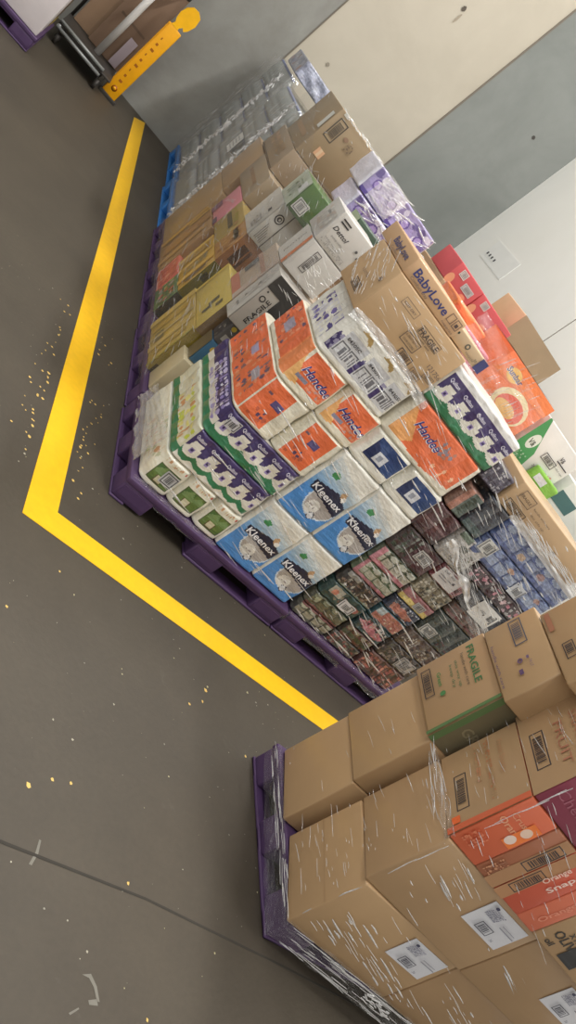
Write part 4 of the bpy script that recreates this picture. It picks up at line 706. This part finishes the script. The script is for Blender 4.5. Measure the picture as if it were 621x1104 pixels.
PET = glassy('clear_bottle', (176, 182, 176), .08, .30); CAPM = flat_mat('blue_cap', (120, 130, 170), .4)
def bottle_mesh():
    prof = [(0, 0), (.034, 0), (.037, .01), (.037, .05), (.034, .06), (.037, .07), (.037, .11), (.034, .12), (.037, .13), (.037, .17), (.026, .21), (.014, .235), (.014, .25)]
    n = 10; m = M(); vs = [(r * math.cos(2 * math.pi * k / n), r * math.sin(2 * math.pi * k / n), z) for r, z in prof for k in range(n)]
    m.add(vs, [(i * n + k, i * n + (k + 1) % n, (i + 1) * n + (k + 1) % n, (i + 1) * n + k) for i in range(len(prof) - 1) for k in range(n)], (150, 150, 150), True)
    return m.build('bottle', PET)
def cap_mesh(par):
    m = M(); m.tube((0, 0, .245), (0, 0, .265), .0165, n=8); return m.build('cap', CAPM, par)
b0 = None
LZ = .27
wl = []
for s, (ys, nlay) in enumerate((((6.84, 8.02), 5), ((8.18, 9.48), 5))):
    for lay in range(nlay):
        z = .15 + lay * LZ * (1.0 if s == 0 else 1.06); n = 15
        # shrink film around this layer
        y0, y1 = ys; r_ = .02
        m = M(); dims = (.105, y1 - y0, LZ * (1.06 if s else 1.0) - .001); g = [np.linspace(0, dims[0], 12), np.linspace(0, dims[1], 40), np.linspace(0, dims[2], 8)]
        V, F, fid, cen = lattice(*g); V = soften(V, dims, .008)
        V[:, 0] -= .006 * np.abs(np.sin(V[:, 1] / .082 * math.pi)) * (V[:, 0] < .1)
        m.add(V, F, (200, 200, 200), True)
        wp = m.build('water_pack_film', WATERFILM, None, (1.425 + .03 * s - .012, y0, z))
        props(wp, ('%s clear shrink film layer over water bottles on the %s blue pallet' % (('lowest', 'second', 'third', 'fourth', 'topmost')[lay], ('nearer', 'farther')[s])), 'shrink film', 'clear shrink film around the bottled water')
        for k in range(14 if s == 0 else 14):
            y = y0 + .045 + k * .083 if s == 0 else y0 + .05 + k * .09
            if y > y1 - .03: break
            if b0 is None: b0 = bottle_mesh(); cap_mesh(b0); o = b0
            else:
                o = b0.copy(); C.objects.link(o); c_ = b0.children[0].copy(); C.objects.link(c_); c_.parent = o
            o.location = (1.466 + .03 * s, y, z + .002)
            props(o, 'clear bottle in the outer row of the %s layer, %s blue pallet' % (('lowest', 'second', 'third', 'fourth', 'topmost')[lay], ('nearer', 'farther')[s]), 'bottle', 'water bottles, %s layer, %s blue pallet' % (('lowest', 'second', 'third', 'fourth', 'topmost')[lay], ('nearer', 'farther')[s]))
    m = M(); m.bbox((1.53 + .03 * s, ys[0] + .02, .15), (2.35, ys[1] - .02, .15 + 5 * LZ - .03), .01, (120, 124, 112)); o = m.build('bottled_water', TRAYFILM)
    props(o, 'dim inner mass of bottles behind the outer row on the %s blue pallet' % ('nearer', 'farther')[s], 'bottles', kind='stuff')
m = M(); m.box((1.400, 7.30, .80), (1.404, 7.52, .98), (226, 226, 222))
for k in range(4): m.box((1.399, 7.33, .83 + .035 * k), (1.400, 7.49, .84 + .035 * k), (150, 150, 150))
props(m.build('paper_slip', PAPER), 'white paper slip tucked under the film of the bottled water', 'paper slip')
pack('grocery_bag', 'pale blue and red patterned film bag on top of the farthest water by the wall', 'grocery pack', (1.45, 8.2, 1.535 + .06), (.5, .8, .17), (170, 176, 206), {'L': [('sp', .05, .02, .75, .15, .07, [(170, 176, 206), (190, 130, 120), (206, 206, 220), (130, 140, 190)])]}, r=.04, wob=.01, mat=TRAYFILM)

# ------------------------------------------------------------------ roll cage and pallet in the far left corner
root = bpy.data.objects.new('roll_cage', None); C.objects.link(root); root.location = (-.1, 8.55, 0)
props(root, 'grey steel roll cage with a yellow end post beside the concrete wall', 'roll cage')
ST = flat_mat('galvanised_steel', (150, 152, 150), .4, .25); DKM = flat_mat('dark_steel', (70, 66, 62), .5, .3)
def part(name, mt, fn, par=root):
    m = M(); fn(m); return m.build(name, mt, par)
part('base_rail', ST, lambda m: m.tube((-.05, 0, .14), (.47, .0, .14), .016))
part('base_rail', ST, lambda m: m.tube((-.05, 0.01, .20), (.47, .01, .20), .016))
part('base_rail', ST, lambda m: m.tube((-.03, .0, .15), (-.03, .72, .15), .02))
part('platform', DKM, lambda m: m.bbox((-.05, .02, .16), (.58, .78, .18), .005))
part('back_frame', DKM, lambda m: (m.tube((-.03, .75, .15), (-.03, .75, 1.7), .016), m.tube((.55, .75, .15), (.55, .75, 1.7), .016), m.tube((-.03, .75, 1.2), (.55, .75, 1.2), .012), m.tube((.55, .2, 1.2), (.55, .75, 1.2), .03)))
for sx in (.02, .5):
    for sy in (.06, .7): part('caster_wheel', DKM, lambda m, sx=sx, sy=sy: (m.tube((sx - .018, sy, .055), (sx + .018, sy, .055), .055, n=14), m.box((sx - .026, sy - .02, .05), (sx - .02, sy + .02, .16)), m.box((sx + .02, sy - .02, .05), (sx + .026, sy + .02, .16))))
def post(m):
    m.bbox((.575, .29, .03), (.735, .335, .93), .01, (242, 172, 30)); m.box((.58, .286, .04), (.59, .29, .92), (222, 150, 20))
    for k in range(9): m.box((.63, .2885, .2 + .07 * k), (.665 - .012 * (k % 3), .29, .225 + .07 * k), (170, 96, 30))
    m.tube((.655, .289, .12), (.655, .288, .12), .03, (150, 70, 24), 14); m.tube((.655, .2885, .12), (.655, .2875, .12), .018, (242, 172, 30), 14)
part('yellow_post', PAINT, post)
def hook(m):
    pts = [(.60, .93), (.615, .965), (.595, 1.0), (.585, 1.06), (.60, 1.13), (.64, 1.18), (.70, 1.19), (.75, 1.16), (.765, 1.08), (.745, 1.0), (.72, .965), (.695, .985), (.675, .955), (.68, .93)]
    n = len(pts); m.add([(x_, .29, z_) for x_, z_ in pts] + [(x_, .335, z_) for x_, z_ in pts], [tuple(range(n)), tuple(range(n, 2 * n))[::-1]] + [(k, n + k, n + (k + 1) % n, (k + 1) % n) for k in range(n)], (250, 188, 40))
part('hook', PAINT, hook)
part('post_foot', DKM, lambda m: m.bbox((.56, .27, 0), (.76, .35, .035), .004))
for k, (x0, x1, y, h, col, lb) in enumerate(((-.10, .42, 9.22, 1.5, (150, 116, 82), 'brown cardboard sheet standing in the roll cage, behind the white tube'), (.10, .50, 9.14, 1.15, (128, 98, 72), 'darker brown cardboard sheet leaning in the cage next to the yellow post'))):
    m = M(); m.bbox((0, 0, 0), (x1 - x0, .02, h), .004, col); m.box((.05, -.001, h * .35), (x1 - x0 - .05, 0, h * .37), tuple(int(c * .8) for c in col))
    o = m.build('cardboard_sheet', BARE, None, (x0, y, .185)); o.rotation_euler[0] = math.radians(-2); props(o, lb, 'cardboard')
m = M(); m.tube((0, 0, 0), (0, 0, .92), .035, (206, 202, 196), 14); o = m.build('cardboard_tube', BARE, None, (.24, 8.98, .183)); props(o, 'pale tube standing upright in the roll cage', 'tube')
m = M(); m.bbox((0, 0, 0), (.09, .012, .32), .002, (176, 160, 168)); o = m.build('paper_sheet', PAPER, None, (.36, 9.05, .36)); props(o, 'pinkish paper tucked in the roll cage behind the yellow post', 'paper')
o.location = (.36, 9.09, .20)
pallet('purple plastic pallet in the far left corner with a film-wrapped load', (-1.32, 7.50, 0), 1.165, .95, PURPLE, PG)
carton('carton', 'white paper-covered carton at the corner of the far left pallet', 'carton', (-.56, 7.52, .148), (.38, .5, .42), (214, 204, 204), {'L': [('r', .4, 0, .5, .42, (196, 190, 190))]}, mat=BARE)
carton('carton', 'blue carton on the far left pallet beside the white one', 'carton', (-.98, 7.52, .148), (.40, .5, .45), (50, 96, 170), {}, mat=BARE)
carton('carton', 'brown wrapped carton behind the white one on the far left pallet', 'carton', (-.60, 8.04, .148), (.42, .38, .7), (150, 124, 96), {'R': [('r', .02, .02, .36, .1, (226, 196, 60)), ('sp', .02, .12, .36, .6, .08, [(90, 80, 70), (150, 124, 96), (60, 54, 50)])]}, mat=BOARD)

# ------------------------------------------------------------------ stretch film: folds, skirts and loose bridges
def fold(m, p, dvec, L_, w, Nn, h=.0025):
    p, dvec, Nn = np.array(p, float), np.array(dvec, float), np.array(Nn, float); dvec /= np.linalg.norm(dvec); s = np.cross(Nn, dvec); s /= np.linalg.norm(s)
    n = max(2, int(L_ / .03)); vs = []
    for i in range(n + 1):
        t = i / n; q = p + dvec * L_ * t + s * .0009 * math.sin(t * 5 + L_ * 90); ww = w * math.sin(math.pi * min(max(t, .04), .96)) ** .5
        vs += [q - s * ww / 2 + Nn * .001, q + Nn * h, q + s * ww / 2 + Nn * .001]
    m.add(vs, [f for i in range(n) for f in ((i * 3, i * 3 + 1, i * 3 + 4, i * 3 + 3), (i * 3 + 1, i * 3 + 2, i * 3 + 5, i * 3 + 4))], (255, 255, 255), True)

def sheet(m, fn, nu, nv, wob=.004, seed=1):
    """a film surface from fn(s,t) -> xyz with small creases"""
    rr = random.Random(seed); a = [rr.uniform(0, 6) for _ in range(4)]; vs = []
    for i in range(nu + 1):
        for j in range(nv + 1):
            s, t = i / nu, j / nv; P = np.array(fn(s, t), float); w = wob * (math.sin(s * 23 + a[0] + t * 9) + math.sin(t * 31 + a[1] + s * 5) + .7 * math.sin((s + t) * 47 + a[2]))
            vs.append(P + np.array((-w, -w, 0)))
    m.add(vs, [(i * (nv + 1) + j, (i + 1) * (nv + 1) + j, (i + 1) * (nv + 1) + j + 1, i * (nv + 1) + j + 1) for i in range(nu) for j in range(nv)], (255, 255, 255), True)

def wrap(label, build_folds, sheets, mt=FILM, base='sheet'):
    root = bpy.data.objects.new('stretch_film', None); C.objects.link(root); root.location = build_folds[0]; props(root, label, 'stretch film', 'clear stretch film around the pallet loads')
    P = np.array(build_folds[0], float)
    m = M(); build_folds[1](m); m.v = [tuple(np.array(v) - P) for v in m.v]
    if m.v: m.build('film_folds', RIDGE, root)['kind'] = 'stuff'
    for nm, mt_, f in sheets:
        m = M(); f(m); m.v = [tuple(np.array(v) - P) for v in m.v]; m.build(nm, mt_, root)
    return root

rf = random.Random(11)
def front1(m):
    a = math.radians(-12); U = np.array((math.cos(a), math.sin(a), 0)); Nn = np.array((math.sin(a), -math.cos(a), 0)); O = np.array((2.232, 1.305, 0)) + Nn * .012
    for cu, cz, n_, su, sz in ((.30, .29, 18, .12, .03), (.14, .36, 12, .06, .05), (.72, .40, 18, .12, .05), (.12, .70, 22, .05, .06), (.75, .62, 18, .12, .04), (.12, .26, 8, .05, .02), (.5, .25, 12, .1, .02)):
      for _ in range(n_):
        u = min(1.0, max(.02, rf.gauss(cu, su))); z = min(.8, max(.18, rf.gauss(cz, sz)))
        fold(m, O + U * u + np.array((0, 0, z)), U + np.array((0, 0, -.22 - .06 * rf.random())), abs(rf.gauss(.03, .06)) + .012, rf.choice((.0016, .002, .003, .005, .008)), Nn, .0035)
    a = math.radians(-18.5); U = np.array((math.cos(a), math.sin(a), 0)); Nn = np.array((math.sin(a), -math.cos(a), 0)); O = np.array((2.226, 1.325, 0)) + Nn * .010
    for _ in range(50):
        fold(m, O + U * rf.uniform(.0, .5) + np.array((0, 0, rf.uniform(.82, 1.38))), U + np.array((0, 0, -.30)), abs(rf.gauss(.04, .05)) + .012, rf.uniform(.0012, .004), Nn)
    for _ in range(12): fold(m, np.array((2.24, 1.318, rf.uniform(.16, 1.2))) + Nn * .012, (.15 * rf.uniform(-1, 1), 0, 1), rf.uniform(.03, .12), rf.uniform(.002, .006), Nn)
    # left face, near row
    for yaw, O, n, zr, yr in ((-11, (2.228, 1.315), 60, (.17, .82), (.0, .33)), (-18.5, (2.22, 1.33), 45, (.83, 1.4), (.02, .36)), (-9.2, (2.262, 1.70), 20, (.17, 1.4), (.0, .33))):
        a = math.radians(yaw); Y = np.array((-math.sin(a), math.cos(a), 0)); Nn = np.array((-math.cos(a), -math.sin(a), 0)); O = np.array((*O, 0)) + Nn * .010
        for _ in range(n): fold(m, O + Y * rf.uniform(*yr) + np.array((0, 0, rf.uniform(*zr))), Y + np.array((0, 0, rf.uniform(-.25, .05))), abs(rf.gauss(.03, .04)) + .01, rf.uniform(.001, .003), Nn)
    skirtfolds(m)
    for _ in range(26): # gathered cord of film between layers two and three
        fold(m, (2.235 + rf.uniform(-.02, .02), 1.30 + .33 * rf.random(), .80 + rf.uniform(-.02, .04)), (.25, 1, rf.uniform(-.12, .12)), rf.uniform(.04, .16), rf.uniform(.002, .005), (-1, 0, .2))
def skirtfolds(m):
    a = math.radians(-10.5); c, s_ = math.cos(a), math.sin(a)
    for _ in range(70):
        u = rf.uniform(0, .85); fold(m, (2.218 + c * u, 1.276 + s_ * u, rf.choice((rf.uniform(.09, .18), rf.gauss(.10, .004), rf.gauss(.175, .004)))), (c, s_, rf.uniform(-.05, .05)), rf.uniform(.03, .2), rf.choice((.002, .003, .005)), (0, -1, 0))
    for _ in range(24):
        u = rf.uniform(.45, .6); fold(m, (2.218 + c * u, 1.272 + s_ * u, rf.uniform(.13, .165)), (c, s_, rf.uniform(-.5, .5)), rf.uniform(.02, .05), .006, (0, -1, 0), .005)
    for _ in range(34): fold(m, (2.222 + .02 * rf.random(), 1.29 + .66 * rf.random(), rf.choice((.145, .150, .168, .172)) + rf.uniform(-.003, .003)), (.06, 1, rf.uniform(-.05, .05)), rf.uniform(.03, .14), rf.choice((.002, .003, .004)), (-1, 0, 0))
def skirt1(m):
    a = math.radians(-10.5); c, s = math.cos(a), math.sin(a)
    sheet(m, lambda u, t: (2.222 + c * u * .9 - .012 + .01 * t, 1.285 + s * u * .9 + (1 - t) * -.006, .085 + .10 * t), 60, 6, .0025, 3)
def skirt1b(m):
    sheet(m, lambda u, t: (2.222 + .02 * u * 3.2 - (1 - t) * .002, 1.285 + u * .76, .07 + .10 * t), 60, 6, .003, 4)
def drape1(m): sheet(m, lambda u, t: (2.222 + .055 * u, 1.32 + .36 * u, .80 + .035 * t), 30, 4, .003, 9)
wrap('clear stretch film around the nearest stack of brown cartons', ((2.24, 1.31, .1), front1), [('film_skirt', FILM, skirt1), ('film_skirt', FILM, skirt1b), ('film_band', FILM_MILKY, drape1)])

def front2(m):
    Nn = np.array((0, -1, 0)); O = np.array((0, 3.0, 0))
    for _ in range(190): fold(m, (rf.uniform(1.4, 2.4), 2.994, rf.uniform(.17, 1.55)), (1, 0, rf.uniform(-.30, -.08)), abs(rf.gauss(.06, .07)) + .015, rf.choice((.002, .003, .004, .008)), Nn)
    for _ in range(40): fold(m, (rf.uniform(1.36, 1.8), 3.018, rf.uniform(1.39, 1.6)), (1, 0, rf.uniform(-.3, .1)), rf.uniform(.02, .08), rf.uniform(.001, .003), Nn)
    for _ in range(60): fold(m, (1.342, rf.uniform(3.05, 3.4), rf.uniform(1.40, 1.6)), (0, 1, rf.uniform(.2, .7)), rf.uniform(.02, .10), rf.uniform(.001, .003), (-1, 0, 0))
    for _ in range(50): fold(m, (1.352, rf.uniform(3.06, 3.65), rf.uniform(.2, 1.35)), (0, 1, rf.uniform(-.2, .3)), rf.uniform(.02, .12), rf.uniform(.0015, .004), (-1, 0, 0))
def corner2(m): sheet(m, lambda u, t: (1.335 + .01 * t, 3.12 + .62 * u, .13 + .22 * t * (1 - .4 * u)), 40, 16, .004, 5)
def corner2b(m): sheet(m, lambda u, t: (1.345 + .55 * u, 3.0, .09 + .075 * t), 50, 5, .003, 6)
def topcord(m): sheet(m, lambda u, t: (1.345 + .58 * u, 3.0 + .01 * t, 1.345 + .045 * t + .02 * math.sin(u * 4)), 40, 5, .004, 8)
wrap('clear stretch film around the toilet paper and tissue stack', ((1.35, 3.0, .15), front2), [('film_skirt', FILM_MILKY, corner2b), ('film_side', FILM_HAZE, corner2), ('film_band', FILM_HAZE, topcord)])

def front3(m):
    Nn = np.array((0, -1, 0))
    for _ in range(260):
        z = rf.uniform(.16, 1.5); fold(m, (rf.uniform(2.48, 3.5), 2.999, z), (1, 0, rf.uniform(-.35, -.08)), abs(rf.gauss(.05, .08)) + .015, rf.choice((.002, .003, .004, .009)), Nn)
    for _ in range(90): fold(m, (2.70 + rf.uniform(-.03, .03) + .72 * rf.random(), 2.995, rf.uniform(1.36, 1.42)), (1, 0, rf.uniform(-.2, .0)), rf.uniform(.05, .2), rf.uniform(.002, .006), Nn)
    for _ in range(50):
        t = rf.random(); fold(m, (2.68 + .62 * t, 2.995, 1.08 - .22 * t + rf.uniform(-.03, .03)), (1, 0, -.32), rf.uniform(.04, .14), rf.uniform(.002, .006), Nn)
def band3(m): sheet(m, lambda u, t: (2.64 + .50 * u, 2.982, 1.03 - .16 * u + (.035 + .02 * math.sin(u * 12)) * t), 40, 4, .004, 51)  # white strip shaped as the long streak of glare
def band3b(m): sheet(m, lambda u, t: (2.72 + .74 * u, 3.0 - .012 * t, 1.345 - .02 * u + .035 * t), 50, 4, .004, 52)
def skirt3(m): sheet(m, lambda u, t: (2.49 + 1.1 * u, 2.992, .08 + .08 * t), 60, 5, .003, 12)
def glare3(m): sheet(m, lambda u, t: (2.66 + .7 * u, 2.985, .98 - .2 * u + .10 * t), 40, 6, .005, 13)  # film strip added for the broad glare across the cans
wrap('clear stretch film around the jars and cans stack', ((2.5, 2.99, .1), front3), [('film_skirt', FILM_MILKY, skirt3), ('film_band', FILM, glare3), ('film_band', RIDGE, band3), ('film_band', RIDGE, band3b)])

def fl(m):
    for _ in range(150): fold(m, (1.332, rf.uniform(3.9, 5.5), rf.uniform(.15, 1.45)), (0, 1, rf.uniform(-.1, .5)), rf.uniform(.03, .15), rf.uniform(.0015, .005), (-1, 0, 0))
    for _ in range(60): fold(m, (rf.uniform(1.33, 1.6), 3.84, rf.uniform(1.05, 1.4)), (1, 0, rf.uniform(-.4, .2)), rf.uniform(.02, .08), rf.uniform(.0015, .004), (0, -1, 0))
def left_sheet(m): sheet(m, lambda u, t: (1.318 + .012 * math.sin(u * 9), 3.86 + .95 * u, .10 + 1.0 * t), 60, 50, .004, 21)
def bridge(m): sheet(m, lambda u, t: (1.322, 3.86 + 1.1 * u, .98 + .55 * t - .1 * u), 60, 30, .006, 22)
wrap('clear stretch film over the yellow and white cartons on the left row', ((1.34, 3.86, .1), fl), [('film_side', FILM, left_sheet), ('film_side', FILM, bridge)])
def fl5(m):
    for _ in range(60): fold(m, (1.34, rf.uniform(4.8, 6.4), rf.uniform(.15, 1.75)), (0, 1, rf.uniform(-.3, .3)), rf.uniform(.03, .15), rf.uniform(.002, .006), (-1, 0, 0))
    for k in range(26): fold(m, (1.365 + .018 * k, 5.685, 1.775 + rf.uniform(-.01, .01)), (1, 0, rf.uniform(-.2, .2)), .03, .008, (0, -1, 0))
    for k in range(16): fold(m, (1.60 + .034 * k, 6.34, 1.78 + rf.uniform(-.01, .01)), (1, 0, rf.uniform(-.2, .2)), .05, .008, (0, -1, 0))
def s5(m): sheet(m, lambda u, t: (1.328, 4.80 + 1.85 * u, .12 + (1.3 + .3 * u) * t), 60, 40, .004, 23)
wrap('clear stretch film over the far mixed cartons before the bottled water', ((1.34, 4.8, .1), fl5), [('film_side', FILM, s5)])
def flil(m):
    for _ in range(70): fold(m, (1.62 + rf.random() * .55, 4.905 + rf.random() * .02, rf.uniform(1.45, 1.78)), (1, 0, rf.uniform(-.3, .6)), rf.uniform(.03, .14), rf.uniform(.003, .012), (0, -1, 0))
def slil(m): sheet(m, lambda u, t: (1.64 + .20 * u, 4.90 - .02 * t, 1.60 + .19 * t), 60, 40, .0009, 41)  # hazy sheet added to stand in for the white glare
def slil2(m): sheet(m, lambda u, t: (1.60 + .64 * u, 4.99 + .3 * t, 1.785 + .004 * t), 70, 30, .002, 42)
wrap('clear stretch film with white glare over the lilac packs', ((1.6, 4.9, 1.42), flil), [('film_side', FILM_HAZE, slil), ('film_side', FILM_MILKY, slil2)])
def fsun(m):
    for _ in range(50): fold(m, (rf.uniform(2.45, 2.9), 3.868, rf.uniform(1.4, 1.78)), (.25, 0, 1), rf.uniform(.03, .14), rf.uniform(.0015, .004), (0, -1, 0))
def ssun(m): sheet(m, lambda u, t: (2.15 + .8 * u, 3.80 - .1 * (1 - t) + .02 * u, 1.38 + .42 * t - .05 * u * t), 40, 24, .008, 25)
wrap('loose clear film hanging over the bright orange box', ((2.4, 3.8, 1.38), fsun), [('film_side', FILM, ssun)])

def fw(m):
    for yc in (6.79, 8.09):
        for _ in range(240):
            z = rf.uniform(.2, 1.5); fold(m, (1.366 + rf.uniform(-.01, .01), yc + rf.gauss(0, .03), z), (rf.uniform(-.2, .2), rf.uniform(-1, 1), rf.uniform(-1, 1)), rf.uniform(.015, .06), rf.uniform(.008, .026), (-1, rf.uniform(-.7, .7), rf.uniform(-.7, .7)), .008)
    for _ in range(120): fold(m, (1.374, rf.uniform(6.85, 9.4), rf.uniform(.2, 1.5)), (0, rf.uniform(-.4, .4), 1), rf.uniform(.02, .12), rf.uniform(.004, .012), (-1, 0, 0))
def sw(m): sheet(m, lambda u, t: (1.388, 6.80 + 2.65 * u, .14 + 1.4 * t), 80, 40, .006, 31)
wrap('clear stretch film with sparkling creases over the bottled water', ((1.39, 6.8, .15), fw), [('film_side', WATERFILM, sw)])
# ------------------------------------------------------------------ light: strip lamps high in the hall and even ambient light from the open sides
def area(loc, rot, sx, sy, power, col=(1, .985, .96)):
    l = bpy.data.lights.new('strip_lamp', 'AREA'); l.shape = 'RECTANGLE'; l.size = sx; l.size_y = sy; l.energy = power; l.color = col
    o = bpy.data.objects.new('strip_lamp', l); C.objects.link(o); o.location = loc; o.rotation_euler = rot; return o
for x_, y_, p_ in ((3.4, 1.0, 260), (3.4, 5.6, 300), (-.6, 1.0, 150), (-.6, 5.6, 90), (-4.5, 3, 150)): area((x_, y_, 7.8), (0, 0, 0), .35, 3.0, p_)
W = bpy.data.worlds.new('World'); bpy.context.scene.world = W; W.use_nodes = True
bg = W.node_tree.nodes['Background']; bg.inputs[0].default_value = (1.0, .985, .95, 1); bg.inputs[1].default_value = .9
vs = bpy.context.scene.view_settings; vs.view_transform = 'Standard'; vs.look = 'None'; vs.gamma = 1; vs.use_curve_mapping = False; vs.exposure = 0.0
